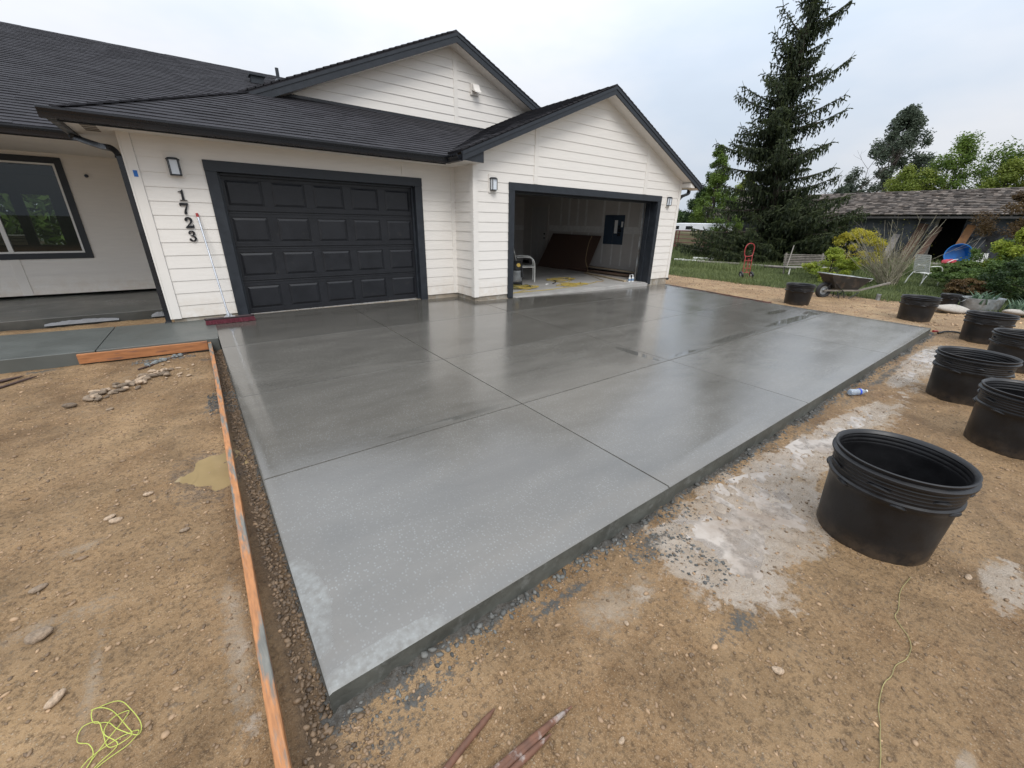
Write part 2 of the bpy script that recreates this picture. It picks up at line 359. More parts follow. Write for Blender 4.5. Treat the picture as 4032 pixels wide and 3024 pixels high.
# polygon clipping for strips
def clip_half(poly, ax, val, keep_ge):
    out = []; n = len(poly)
    for i in range(n):
        a = poly[i]; b = poly[(i+1) % n]
        ia = (a[ax] >= val) == keep_ge or a[ax] == val; ib = (b[ax] >= val) == keep_ge or b[ax] == val
        if ia: out.append(a)
        if ia != ib:
            t = (val-a[ax])/(b[ax]-a[ax]); q = [a[0]+(b[0]-a[0])*t, a[1]+(b[1]-a[1])*t]; q[ax] = val; out.append(tuple(q))
    return out
def strips(mb, poly, O, u, v, n, e, thick=0.014, t_in=0.002, tab=None, tvar=0.0, tintvar=0.03, t0=None, base=0.0):
    """clad a convex polygon (in s,t) with lapped courses of exposure e; each course tilts out by thick at its lower edge"""
    O = np.array(O, float); u = np.array(u, float); v = np.array(v, float); n = np.array(n, float)
    ts = [p[1] for p in poly]; lo = t0 if t0 is not None else min(ts)
    k = 0
    while lo+k*e < max(ts)-1e-6:
        a, b = lo+k*e, lo+(k+1)*e; k += 1
        band = clip_half(clip_half(poly, 1, a, True), 1, b, False)
        if len(band) < 3: continue
        s0 = min(p[0] for p in band); s1 = max(p[0] for p in band)
        if tab is None: cuts = [s0, s1]
        else:
            cuts = [s0]; x = s0-random.random()*tab[1]
            while x < s1:
                x += random.uniform(*tab)
                if s0+0.01 < x < s1-0.01: cuts.append(x)
            cuts.append(s1)
        for c0, c1 in zip(cuts[:-1], cuts[1:]):
            pc = clip_half(clip_half(band, 0, c0, True), 0, c1, False)
            if len(pc) < 3: continue
            th = thick+random.uniform(-tvar, tvar); tn = 1+random.uniform(-tintvar, tintvar)
            pts = [(p[0], p[1]) for p in pc]
            off = [base+t_in+(th-t_in)*(1-(p[1]-a)/e) for p in pts]
            P = [O+u*p[0]+v*p[1]+n*o for p, o in zip(pts, off)]
            fs = [tuple(range(len(P)))]; V = list(P)
            for i in range(len(pts)):
                j = (i+1) % len(pts)
                # skirt: bottom edge and sides get a face down to the sheathing
                if abs(pts[i][1]-b) < 1e-6 and abs(pts[j][1]-b) < 1e-6: continue
                m0 = len(V); V.append(O+u*pts[i][0]+v*pts[i][1]); V.append(O+u*pts[j][0]+v*pts[j][1])
                fs.append((i, m0, m0+1, j))
            mb.add(V, fs, tn)

def vnoise(x, y, seed=0):
    r_ = np.random.default_rng(seed); T = r_.random((256, 256))
    xi = np.floor(x).astype(int); yi = np.floor(y).astype(int); fx = x-xi; fy = y-yi
    fx = fx*fx*(3-2*fx); fy = fy*fy*(3-2*fy)
    a = T[xi % 256, yi % 256]; b = T[(xi+1) % 256, yi % 256]; c = T[xi % 256, (yi+1) % 256]; d = T[(xi+1) % 256, (yi+1) % 256]
    return (a*(1-fx)+b*fx)*(1-fy)+(c*(1-fx)+d*fx)*fy
def fbm(x, y, f=1.0, o=4, seed=0, gain=0.5):
    s = 0; a = 1; t = 0
    for i in range(o): s = s+a*(vnoise(x*f+17*i, y*f+31*i, seed+i)-0.5); t += a; a *= gain; f *= 2.03
    return s/t*2
def S(x, y): return 0.111+0.0102*y-0.0077*x            # top of the driveway slab
def G0(x, y): return -0.055-0.0105*np.clip(x, 0, 11.5)  # bare ground
XS = [0.588, 2.647, 4.988, 7.944, 10.82]; YS = [-6.649, -5.139, -3.637, -1.842]
YB = -0.695; ZB = 0.157; E_ = 0.178

# ------------------------------------------------------------------ driveway slab
def slab_poly(y):  # right edge of the slab
    return 10.85+max(0.0, min(y, -0.65)+3.6)*0.272
def SOFF(x, y): return -0.06*np.clip((x-6)/5.6, 0, 1)*np.clip((y+3.6)/2.9, 0, 1)   # the slab dips towards its far corner
def build_slab():
    J = 0.0065
    def lines(vals, lo, hi, step):
        out = []
        for a, b in zip([lo]+vals, vals+[hi]):
            a_ = a+J if a != lo else a; b_ = b-J if b != hi else b
            k = max(1, int((b_-a_)/step)); out += list(np.linspace(a_, b_, k+1))
            if b != hi: out.append(b)
        return np.array(sorted(set(np.round(out, 5))))
    xs = lines(XS[1:4], XS[0], XS[4], 0.18); ys = lines(YS[1:4], YS[0], 0.03, 0.18)
    # edge rounding rows
    xs = np.array(sorted(list(xs)+[XS[0]+0.012, XS[4]-0.012])); ys = np.array(sorted(list(ys)+[YS[0]+0.012]))
    X, Y = np.meshgrid(xs, ys, indexing='ij'); Z = S(X, Y)+SOFF(X, Y)
    Z = Z + 0.0035*fbm(X, Y, 1.1, 3, 5)
    for i, x in enumerate(xs):
        if any(abs(x-j) < 1e-4 for j in XS[1:4]): Z[i, :] -= 0.020
    for j, y in enumerate(ys):
        if any(abs(y-q) < 1e-4 for q in YS[1:4]): Z[:, j] -= 0.020
    Z[0, :] -= 0.008; Z[-1, :] -= 0.008; Z[:, 0] -= 0.008
    # right edge shear to follow the measured line
    for j, y in enumerate(ys):
        xe = slab_poly(y); X[:, j] = np.where(X[:, j] > XS[3]+0.01, XS[3]+(X[:, j]-XS[3])*(xe-XS[3])/(XS[4]-XS[3]), X[:, j])
    nx, ny = X.shape; v = np.stack([X, Y, Z], -1).reshape(-1, 3)
    f = [(i*ny+j, (i+1)*ny+j, (i+1)*ny+j+1, i*ny+j+1) for i in range(nx-1) for j in range(ny-1)]
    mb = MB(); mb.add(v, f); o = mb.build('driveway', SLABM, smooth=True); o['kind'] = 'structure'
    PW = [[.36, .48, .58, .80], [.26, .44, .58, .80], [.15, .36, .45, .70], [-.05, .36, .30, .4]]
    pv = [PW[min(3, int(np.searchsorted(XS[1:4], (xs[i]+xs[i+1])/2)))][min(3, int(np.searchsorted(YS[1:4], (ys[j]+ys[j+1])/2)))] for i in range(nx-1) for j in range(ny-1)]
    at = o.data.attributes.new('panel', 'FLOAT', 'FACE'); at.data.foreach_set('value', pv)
    # sides
    sb = MB()
    ring = [(X[i, 0], Y[i, 0], Z[i, 0]) for i in range(nx-1, -1, -1)]+[(X[0, j], Y[0, j], Z[0, j]) for j in range(1, ny)]
    ring = [(X[-1, j], Y[-1, j], Z[-1, j]) for j in range(ny-1, 0, -1)]+ring
    V = []; k = len(ring)
    for q in ring:
        V.append((q[0], q[1], q[2])); V.append((q[0]+0.002*math.sin(q[1]*9), q[1]+0.003*math.sin(q[0]*7), q[2]-0.06)); V.append((q[0], q[1], q[2]-0.26))
    F = []
    for i in range(k-1):
        for a in range(2): F.append((i*3+a, i*3+a+1, (i+1)*3+a+1, (i+1)*3+a))
    sb.add(V, F); o2 = sb.build('driveway_edge', SIDEC, smooth=False); o2['kind'] = 'structure'
build_slab()
# walkway: three panels
def build_walk():
    f0 = lambda x: -1.31-(x-0.585)*0.094; b0 = lambda x: 0.02-(x-0.2)*0.125 if x < 0.2 else 0.02
    for n_, (xa, xb) in enumerate(((-0.60, 0.580), (-2.1, -0.61), (-3.6, -2.11), (-5.1, -3.61))):
        mb = MB(); xs = np.linspace(xa, xb, 7); 
        tp = []; 
        sk = 0.0
        for x in xs:
            tp.append((x, f0(x), S(0.58, -1.0)-0.004)); 
        bk = [(x+0.06, b0(x), S(0.58, -0.3)-0.004) for x in xs]
        V = tp+bk+[(a, b, -0.15) for a, b, c in tp]+[(a, b, -0.15) for a, b, c in bk]; k = 7; F = []
        for i in range(k-1):
            F.append((i, i+1, k+i+1, k+i)); F.append((2*k+i, 2*k+i+1, i+1, i)); F.append((k+i, k+i+1, 3*k+i+1, 3*k+i))
        F.append((0, k, 3*k, 2*k)); F.append((k-1, 3*k-1, 4*k-1, 2*k-1))
        mb.add(V, F); o = mb.build('walkway', WALKM, bevel=0.006, fixn=True); o['kind'] = 'structure'
build_walk()

# ------------------------------------------------------------------ ground
PUD = [  # cx, cy, rx, ry, depth
    (2.95, -7.06, 0.50, 0.22, 0.03), (2.42, -7.08, 0.20, 0.22, 0.014), (4.15, -6.98, 0.42, 0.12, 0.02), (4.85, -6.99, 0.50, 0.10, 0.018), (5.5, -7.04, 0.35, 0.09, 0.014),
    (8.65, -6.98, 0.95, 0.13, 0.03), (7.35, -6.96, 0.45, 0.07, 0.016), (3.6, -6.9, 0.3, 0.1, 0.012), (0.30, -4.66, 0.17, 0.28, 0.026), (0.16, -4.6, 0.06, 0.10, 0.01)]
def build_ground():
    def axis(segs):
        out = [segs[0][0]]
        for a, b, st in segs: out += list(np.linspace(a, b, max(1, int(round((b-a)/st)))+1)[1:])
        return np.array(out)
    xs = axis([(-400, -60, 60), (-60, -12, 6), (-12, -3, 0.6), (-3, -1.4, 0.06), (-1.4, 5.2, 0.021), (5.2, 9, 0.04), (9, 16, 0.09), (16, 40, 0.6), (40, 100, 6), (100, 900, 80)])
    ys = axis([(-600, -60, 60), (-60, -14, 5), (-14, -8.7, 0.5), (-8.7, -6.3, 0.020), (-6.3, -1.0, 0.034), (-1.0, 3, 0.12), (3, 20, 0.8), (20, 60, 5), (60, 900, 80)])
    X, Y = np.meshgrid(xs, ys, indexing='ij'); Z = G0(X, Y)+0*Y
    near = np.clip(1-(np.hypot(X-2, Y+5)-10)/8, 0, 1)
    n1 = fbm(X, Y, 0.8, 3, 11); n2 = fbm(X, Y, 5.0, 5, 21, 0.62); n3 = fbm(X, Y, 22, 3, 31, 0.6)
    Z = Z+near*(0.012*n1+0.015*n2+0.0065*n3)
    for rx_, sl_ in ((-1.05, .10), (-.62, .10)):
        dr_ = X-(rx_+sl_*(Y+5)); Z += (Y < -2.6)*(-0.012*np.exp(-(dr_/.07)**2)+0.006*np.exp(-((np.abs(dr_)-.11)/.04)**2))*np.clip((-2.6-Y)/.6, 0, 1)
    # trench beside the slab, left
    tr = np.clip(1-np.abs(X-0.535)/0.055, 0, 1)*(Y < -1.3)*(Y > -6.75)
    Z -= 0.012*tr
    # concrete spill toe along the front and left edges of the slab
    dF = YS[0]-Y; toe = np.exp(-np.clip(dF, 0, 9)/(0.045+0.03*(vnoise(X*2.2, Y*0+3, 5)))) * (X > 0.55)*(X < 11.3)*(dF > -0.05)
    toe *= 0.35+1.1*vnoise(X*3.1, Y*2, 8)
    Z += 0.028*np.clip(toe, 0, 1)*(0.5+1.1*n2+0.9*n3)-0.022*np.clip(1-dF/0.3, 0, 1)*(dF > -0.05)*(X > 0.5)*(X < 11.2)
    dL = 0.588-X; toeL = np.exp(-np.clip(dL, 0, 9)/0.022)*(Y > -6.7)*(Y < -1.35)*(dL > -0.05); Z += 0.02*toeL*(0.6+n3)
    # puddle basins
    wetm = np.zeros_like(Z); slur = np.zeros_like(Z)
    for cx, cy, rx, ry, dp in PUD:
        d = np.sqrt(((X-cx)/rx)**2+((Y-cy)/ry)**2)+0.30*n2+0.22*n3; k = np.clip(1.15-d, 0, 1); Z -= dp*(1 if cx < .5 else .62)*np.minimum(1, k*1.5)
        if cx > .5: slur = np.maximum(slur, np.clip(1.75-np.sqrt(((X-cx)/(rx*1.15))**2+((Y-cy)/(ry*1.25))**2), 0, 1))
        wetm = np.maximum(wetm, np.clip(1.9-d, 0, 1))
    # keep below concrete
    ins = (X > 0.60) & (X < 10.75) & (Y > YS[0]+0.03) & (Y < 8); Z = np.where(ins, -0.25, Z)
    ins2 = (X > -9) & (X < 12) & (Y > 0.0) & (Y < 10) & ~((X < 0.1) & (Y < 1.25)); Z = np.where(ins2, -0.25, Z)
    insw = (X < 0.60) & (Y > -1.28-(X-0.585)*0.094) & (Y < 0.0-(X-0.2)*0.125) & (X > -5); Z = np.where(insw, -0.2, Z)
    Z = np.where((X < 0.1) & (Y > 0.0) & (Y < 1.3) & (X > -9), Z+0.035, Z)
    # far backyard rises a touch
    v = np.stack([X, Y, Z], -1).reshape(-1, 3); nx, ny = X.shape
    idx = np.arange(nx*ny).reshape(nx, ny)
    q = np.stack([idx[:-1, :-1], idx[1:, :-1], idx[1:, 1:], idx[:-1, 1:]], -1).reshape(-1, 4)
    me = bpy.data.meshes.new('ground'); me.vertices.add(len(v)); me.vertices.foreach_set('co', v.ravel())
    me.loops.add(q.size); me.loops.foreach_set('vertex_index', q.ravel().astype(np.int32))
    me.polygons.add(len(q)); me.polygons.foreach_set('loop_start', (np.arange(len(q))*4).astype(np.int32)); me.polygons.foreach_set('loop_total', np.full(len(q), 4, np.int32))
    me.polygons.foreach_set('use_smooth', np.ones(len(q), bool)); me.update(calc_edges=True)
    conc = np.clip(toe*1.5, 0, 1)+np.clip(toeL*1.2, 0, 1)
    for cx, cy, rx, ry, a in ((2.35, -6.82, 0.35, 0.10, 0.9), (1.6, -6.78, 0.3, 0.05, 0.7), (0.9, -6.78, 0.25, 0.06, 0.6), (4.2, -6.80, 1.6, 0.06, 0.5), (0.5, -2.0, 0.05, 0.5, 0.5), (0.42, -3.3, 0.14, 0.35, 0.75), (-0.05, -1.45, 0.25, 0.10, 0.7), (-1.1, -1.25, 0.25, 0.08, 0.6), (0.4, -1.75, 0.08, 0.08, 0.6), (2.2, -7.35, 0.25, 0.1, 0.5), (0.72, -6.85, 0.2, 0.1, 0.55), (7.5, -6.8, 2.5, 0.08, 0.7), (2.3, -7.0, 0.04, 0.2, 0.7)):
        conc = np.maximum(conc, a*np.clip(1.3-np.sqrt(((X-cx)/rx)**2+((Y-cy)/ry)**2), 0, 1))
    pale = np.zeros_like(Z)
    for cx, cy, rx, ry, a in ((1.75, -6.95, 0.25, 0.10, 0.7), (2.3, -7.15, 0.35, 0.05, 0.6), (3.5, -8.05, 0.22, 0.10, 1.0), (2.25, -8.05, 0.06, 0.03, 0.9), (0.34, -6.2, 0.05, 0.40, 0.75), (-0.3, -5.6, 0.25, 0.07, 0.5), (-1.2, -4.6, 0.5, 0.12, 0.6), (-0.1, -5.95, 0.03, 0.3, 0.6), (5.3, -7.15, 1.3, 0.10, 0.6), (3.4, -7.0, 0.8, 0.2, 0.7), (-0.15, -2.0, 0.25, 0.08, 0.4), (11.9, -6.0, 0.6, 0.7, 0.7), (-0.25, -5.1, 0.12, 0.04, 0.6)):
        pale = np.maximum(pale, a*np.clip(1.3-np.sqrt(((X-cx)/rx)**2+((Y-cy)/ry)**2), 0, 1))
    wetm = np.maximum(wetm*0.8, 0.55*np.clip(fbm(X, Y, 0.7, 3, 77)+0.1, 0, 1))
    rgba = np.stack([wetm, np.clip(conc, 0, 1), pale, np.ones_like(Z)], -1).reshape(-1).astype(np.float32)
    a = me.attributes.new('mask', 'FLOAT_COLOR', 'POINT'); a.data.foreach_set('color', rgba)
    edge = 15.0+0.35*fbm(X, Y, 1.3, 4, 41); soil = np.clip((X-edge)/0.25, 0, 1)
    soil = np.maximum(soil, np.clip((np.abs(X)-60)/5, 0, 1)); soil = np.maximum(soil, np.clip((Y-14)/3, 0, 1)); soil = np.maximum(soil, np.clip((-Y-16)/4, 0, 1))
    path = np.clip((X-11.2)/0.8, 0, 1)*(1-soil)*np.clip(0.75+fbm(X, Y, 0.9, 3, 55), 0, 1)
    path = np.maximum(path, (X < 0.12)*(Y > -0.1)*(Y < 1.3)*1.0)
    for cx, cy, rx, ry, a in ((3.2, -7.25, .7, .15, .55), (3.47, -8.05, .25, .10, .8), (2.2, -8.05, .05, .03, .8), (5.2, -7.15, 1.3, .12, .5), (7.0, -7.1, 1.2, .12, .45), (1.9, -6.98, .35, .07, .5), (.35, -6.2, .05, .4, .4), (-1.2, -4.6, .35, .12, .5)):
        slur = np.maximum(slur, a*np.clip(1.5-np.sqrt(((X-cx)/rx)**2+((Y-cy)/ry)**2), 0, 1))
    for nm, arr in (('slurry', slur), ('soil', soil), ('path', path), ('trench', np.clip(1.35*np.clip(1-np.abs(X-0.52)/0.09, 0, 1), 0, 1)*(Y < -1.25)*(Y > -6.9))):
        at = me.attributes.new(nm, 'FLOAT', 'POINT'); at.data.foreach_set('value', arr.ravel().astype(np.float32))
    me.materials.append(ground_mat())
    o = bpy.data.objects.new('ground', me); COL.objects.link(o); o['kind'] = 'structure'
    return xs, ys, Z
gxs, gys, GZ = build_ground()
def gz(x, y):
    i = int(np.clip(np.searchsorted(gxs, x)-1, 0, len(gxs)-2)); j = int(np.clip(np.searchsorted(gys, y)-1, 0, len(gys)-2))
    fx = (x-gxs[i])/(gxs[i+1]-gxs[i]); fy = (y-gys[j])/(gys[j+1]-gys[j])
    return float((GZ[i, j]*(1-fx)+GZ[i+1, j]*fx)*(1-fy)+(GZ[i, j+1]*(1-fx)+GZ[i+1, j+1]*fx)*fy)
MILK = mat('milky_puddle_water', (0.37, 0.325, 0.28), 0.05, 0.08, 2.5, 0.12, 9, 0.002, rvar=0.02, spec=0.5, ior=1.33, col2=(0.22, 0.17, 0.125), c2=(0.45, 0.7), c2scale=3)
TANW = mat('muddy_puddle_water', (0.26, 0.19, 0.095), 0.05, 0.12, 5, 0.05, 9, 0.002, rvar=0.02, spec=0.5, ior=1.33)
t_ = MILK.node_tree; g_ = G(t_); out_ = t_.nodes['Material Output']; b_ = t_.nodes['Principled BSDF']
mz_ = t_.nodes.new('ShaderNodeMixShader'); tz_ = t_.nodes.new('ShaderNodeBsdfTransparent'); g_.L(g_.ramp(g_.noise(7, 5, .6), .40, .52, .45, 1), mz_.inputs[0]); g_.L(tz_.outputs[0], mz_.inputs[1]); g_.L(b_.outputs[0], mz_.inputs[2]); g_.L(mz_.outputs[0], out_.inputs[0])
for i, (cx, cy, rx, ry, dp) in enumerate(PUD):
    mb = MB(); k = 28; zc = float(G0(cx, cy))-(0.009 if cx < .5 else 0.0155)
    mb.add([(cx, cy, zc)]+[(cx+rx*1.5*math.cos(2*math.pi*j/k), cy+ry*1.5*math.sin(2*math.pi*j/k), zc) for j in range(k)], [(0, 1+j, 1+(j+1) % k) for j in range(k)])
    o = mb.build('puddle', TANW if cx < 0.5 else MILK); o['kind'] = 'structure'
exec_parts = True

# ================================================================== HOUSE
HX = (6.0, 2.0, 0.0)
house = thing('house', 'new single-storey cream lap-sided house with charcoal trim, dark shingle roof and two garage doors', 'house', HX)
def hp(name, mb, m, par=None, **kw):
    o = mb.build(name, m, None, **kw)
    o.parent = par or house
    # geometry is in world coordinates: undo the parent's offset
    o.location = tuple(-c for c in HX) if par is None else (0, 0, 0)
    return o
SL = 0.4167
def clad(mb, poly, y, n=(0, -1, 0), u=(1, 0, 0), t0=ZB, **kw):
    O = (0, y, 0) if u == (1, 0, 0) else (y, 0, 0)
    strips(mb, poly, O, u, (0, 0, 1), n, E_, thick=0.011, t_in=0.002, t0=t0, **kw)
# wall A (set back, closed door)
XA0, XA1, XA2, XI = 0.108, 0.922, 4.234, 4.955
XB0, XB1, XB2, XB3 = 4.949, 5.762, 10.852, 11.700
ZT = 2.314
w = MB()
clad(w, [(XA0+0.11, ZB), (XA1, ZB), (XA1, 2.56), (XA0+0.11, 2.56)], 0.0)
clad(w, [(XA1, ZT), (XA2, ZT), (XA2, 2.56), (XA1, 2.56)], 0.0)
clad(w, [(XA2, ZB), (XI, ZB), (XI, 2.56), (XA2, 2.56)], 0.0)
hp('siding_wall', w, CREAM)
w = MB()  # return wall of the projecting bay, faces -x
strips(w, [(-0.695+0.09, ZB), (-0.02, ZB), (-0.02, 2.6), (-0.695+0.09, 2.6)][::-1], (XB0, 0, 0), (0, 1, 0), (0, 0, 1), (-1, 0, 0), E_, t0=ZB)
hp('siding_wall', w, CREAM)
w = MB()
PK = 8.31
top = lambda x: 4.20-SL*abs(x-PK)
clad(w, [(XB0+0.09, ZB), (XB1, ZB), (XB1, top(XB1)), (XB0+0.09, top(XB0+0.09))], YB)
clad(w, [(XB1, ZT), (XB2, ZT), (XB2, top(XB2)), (PK, top(PK)), (XB1, top(XB1))], YB)
clad(w, [(XB2, ZB), (XB3-0.09, ZB), (XB3-0.09, top(XB3-0.09)), (XB2, top(XB2))], YB)
hp('siding_wall', w, CREAM)
w = MB()  # right flank
strips(w, [(-0.6, ZB), (6, ZB), (6, 2.7), (-0.6, 2.7)], (XB3, 0, 0), (0, 1, 0), (0, 0, 1), (1, 0, 0), E_, t0=ZB)
hp('siding_wall', w, CREAM)
w = MB()  # left flank of the garage
strips(w, [(0.1, ZB), (3.65, ZB), (3.65, 2.6), (0.1, 2.6)], (XA0, 0, 0), (0, 1, 0), (0, 0, 1), (-1, 0, 0), E_, t0=ZB)
hp('siding_wall', w, CREAM)
# upper gable
GY = 2.0; GP = 6.07
w = MB()
gt = lambda x: 5.30-0.424*abs(x-GP)
base = lambda x: 3.70
strips(w, [(2.3, 3.70), (GP, 3.70), (GP, gt(GP)), (2.3, gt(2.3)+0.02)], (0, GY, 0), (1, 0, 0), (0, 0, 1), (0, -1, 0), E_, t0=3.72)
strips(w, [(GP, 3.70), (9.4, 3.70), (9.4, gt(9.4)), (GP, gt(GP))], (0, GY, 0), (1, 0, 0), (0, 0, 1), (0, -1, 0), E_, t0=3.72)
hp('siding_wall', w, CREAM)
# porch wall
PWY = 3.65
w = MB()
WX0, WX1, WZ0, WZ1 = -3.05, -0.98, 0.795, 2.495
for pl in ([(-9, ZB), (WX0, ZB), (WX0, 2.62), (-9, 2.62)], [(WX0, ZB), (WX1, ZB), (WX1, WZ0), (WX0, WZ0)], [(WX0, WZ1), (WX1, WZ1), (WX1, 2.62), (WX0, 2.62)], [(WX1, ZB), (XA0, ZB), (XA0, 2.62), (WX1, 2.62)]):
    clad(w, pl, PWY)
hp('siding_wall', w, CREAM)
# corner boards and joint battens
class _C:
    def box(s, a, b): m = MB(); m.box(a, b); hp('trim_board', m, CREAM_S, bevel=0.003)
c = _C()
def board(x0, x1, z0, z1, y, th=0.024): c.box((x0, y-th, z0), (x1, y+0.002, z1))
board(XA0, XA0+0.108, ZB-0.008, 2.555, 0.0); c.box((XA0-0.024, -0.022, ZB-0.008), (XA0-0.001, 0.10, 2.555))
board(XI-0.10, XI-0.005, ZB-0.004, 2.555, 0.0, 0.020)
c.box((XB0-0.024, YB-0.024, ZB-0.008), (XB0+0.088, YB+0.001, 2.60)); c.box((XB0-0.0235, YB+0.0015, ZB-0.008), (XB0-0.001, YB+0.088, 2.60))
c.box((XB3-0.088, YB-0.024, ZB-0.008), (XB3+0.022, YB+0.001, 2.79))
board(6.39, 6.50, ZT+0.005, top(6.39), YB, 0.020); board(10.03, 10.15, ZT+0.005, top(10.15), YB, 0.020)
board(3.862, 3.955, ZT+0.005, 2.55, 0.0, 0.020); board(6.14, 6.245, 3.71, gt(6.25), GY, 0.022)
board(-2.085, -1.955, ZB, WZ0-0.002, PWY, 0.020)
# lantern mounting blocks
for x0, x1, z0, z1, y in ((0.499, 0.685, 2.068, 2.374, 0.0), (5.28, 5.46, 2.10, 2.42, YB), (11.08, 11.24, 2.055, 2.36, YB)): c.box((x0, y-0.024, z0), (x1, y+0.001, z1))
# door surrounds
def surround(x0, x1, y, zt, depth, name):
    T = 0.142; d = MB()
    zb = min(S(x0, y), S(x1, y))-0.01
    d.box((x0, y-0.030, zb+0.005), (x0+T, y+0.0, zt-T)); d.box((x1-T, y-0.030, zb+0.005), (x1, y+0.0, zt-T)); d.box((x0-0.004, y-0.031, zt-T), (x1+0.004, y+0.0, zt))
    # jambs and head lining
    d.box((x0+T-0.02, y+0.0015, zb), (x0+T, y+depth, zt-T)); d.box((x1-T, y+0.0015, zb), (x1-T+0.02, y+depth, zt-T)); d.box((x0+T, y+0.0015, zt-T), (x1-T, y+depth, zt-T+0.02))
    # stop strips
    d.box((x0+T, y+depth*0.55, zb), (x0+T+0.035, y+depth-0.002, zt-T)); d.box((x1-T-0.035, y+depth*0.55, zb), (x1-T, y+depth-0.002, zt-T)); d.box((x0+T+0.036, y+depth*0.55, zt-T-0.035), (x1-T-0.036, y+depth-0.002, zt-T-0.001))
    hp(name, d, CHAR, bevel=0.004)
surround(XA1, XA2, 0.0, ZT, 0.13, 'door_surround'); surround(XB1, XB2, YB, ZT, 0.33, 'door_surround')
# closed sectional door
gd = bpy.data.objects.new('garage_door', None); COL.objects.link(gd); gd.parent = house; gd.location = tuple(-c_ for c_ in HX)
DX0, DX1, DZ0, DZ1, DY = XA1+0.142, XA2-0.142, S(2.5, 0)+0.012, ZT-0.142, 0.125
def door_section(z0, z1):
    m = MB(); y = DY; W_ = DX1-DX0; ns = 5; pw_ = W_/ns; mg = 0.062
    m.box((DX0, y+0.002, z0-0.006), (DX1, y+0.045, z1+0.002))       # backing slab
    # stiles and rails proud of it, leaving five framed panels
    rh = 0.075
    m.box((DX0, y-0.010, z0+0.004), (DX1, y+0.001, z0+rh)); m.box((DX0, y-0.010, z1-rh), (DX1, y+0.001, z1-0.004))
    m.box((DX0, y-0.0045, z1-0.0035), (DX1, y+0.001, z1)); m.box((DX0, y-0.016, z1-0.022), (DX1, y-0.0105, z1-0.010)); m.box((DX0, y-0.016, z0+0.010), (DX1, y-0.0105, z0+0.022))
    xs_ = [DX0]+[DX0+pw_*i for i in range(1, ns)]+[DX1]
    for i, x in enumerate(xs_):
        a, b = x-mg, x+mg
        if i == 0: a = DX0
        if i == ns: b = DX1
        m.box((a, y-0.010, z0+rh+0.0005), (b, y+0.001, z1-rh-0.0005))
    for i in range(ns):
        a, b = xs_[i]+mg+0.012, xs_[i+1]-mg-0.012; c0, c1 = z0+rh+0.012, z1-rh-0.012; q = 0.030
        v = [(a, y+0.001, c0), (b, y+0.001, c0), (b, y+0.001, c1), (a, y+0.001, c1), (a+q, y-0.012, c0+q), (b-q, y-0.012, c0+q), (b-q, y-0.012, c1-q), (a+q, y-0.012, c1-q)]
        m.add(v, [(4, 5, 6, 7), (0, 1, 5, 4), (1, 2, 6, 5), (2, 3, 7, 6), (3, 0, 4, 7)])
    return m
hs = (DZ1-DZ0)/4
for k in range(4): hp('door_section', door_section(DZ0+k*hs, DZ0+(k+1)*hs-0.004), DOORP, gd, bevel=0.002)
m = MB(); m.box((DX0, DY-0.004, DZ0-0.022), (DX1, DY+0.03, DZ0-0.002)); hp('weather_strip', m, STEEL, gd)
m = MB(); m.box((DX0, 0.02, S(2.5, 0)-0.02), (DX1, DY+0.3, S(2.5, 0)-0.004)); hp('door_sill', m, TANC)
# foundation
class _F:
    def box(s, a, b): m = MB(); m.box(a, b); hp('foundation', m, TANC)
fm = _F()
fm.box((XA0+0.012, 0.010, -0.3), (XA1+0.002, 0.4, ZB+0.01)); fm.box((XA2-0.002, 0.010, -0.3), (XI+0.05, 0.4, ZB+0.01))
fm.box((XB0+0.010, YB+0.010, -0.3), (XB1+0.06, YB+0.4, ZB+0.01)); fm.box((XB2-0.06, YB+0.010, -0.3), (XB3-0.010, YB+0.4, ZB+0.01))
fm.box((XB0+0.012, YB+0.41, -0.3), (XB0+0.2, 0.008, ZB+0.01)); fm.box((XB3-0.2, YB+0.41, -0.3), (XB3-0.012, 7, ZB+0.01))
fm.box((XA0+0.012, 0.41, -0.3), (XA0+0.2, 3.6, ZB+0.01))
# smooth wash of mortar along the foot of the walls
fm.box((XI+0.05, YB-0.03, -0.1), (XB1+0.14, YB+0.009, S(5.3, YB)+0.010)); fm.box((XA2, -0.03, -0.1), (XI-0.03, 0.009, S(4.6, 0)+0.010))

# ------------------------------------------------ roofs
EX, EY = -0.35, -0.5   # eave corner of the garage roof
sn, cs = SL/math.hypot(1, SL), 1/math.hypot(1, SL)
def roof_plane(poly_xy, O, u, up, name='roof', thick=0.016, label=None, e=0.143, tab=(0.16, 0.42)):
    """poly in (s along u, horizontal run r along up)"""
    O = Vector(O); uv = Vector(u); v = (Vector(up)*cs+Vector((0, 0, sn))); n = uv.cross(v)
    if n.z < 0: n = -n
    m = MB(); P = [(a, b/cs) for a, b in poly_xy]
    strips(m, P, O, u, v, n, e, thick=thick, t_in=0.004, tab=tab, tvar=0.003, tintvar=0.13, base=0.012)
    # sheathing
    V = [O+uv*a+v*(b/cs)+n*0.008 for a, b in poly_xy]+[O+uv*a+v*(b/cs)-n*0.02 for a, b in poly_xy]; k = len(poly_xy)
    m.add(V, [tuple(range(k)), tuple(range(2*k-1, k-1, -1))]+[(i, i+k, (i+1) % k+k, (i+1) % k) for i in range(k)], 0.7)
    return hp(name, m, SHING)
# front slope of garage (A): eave y=-0.5 z=2.64
rA = roof_plane([(0, 0), (4.95, 0), (4.95+2.5, 2.5), (2.5, 2.5)], (EX, EY, 2.64), (1, 0, 0), (0, 1, 0))
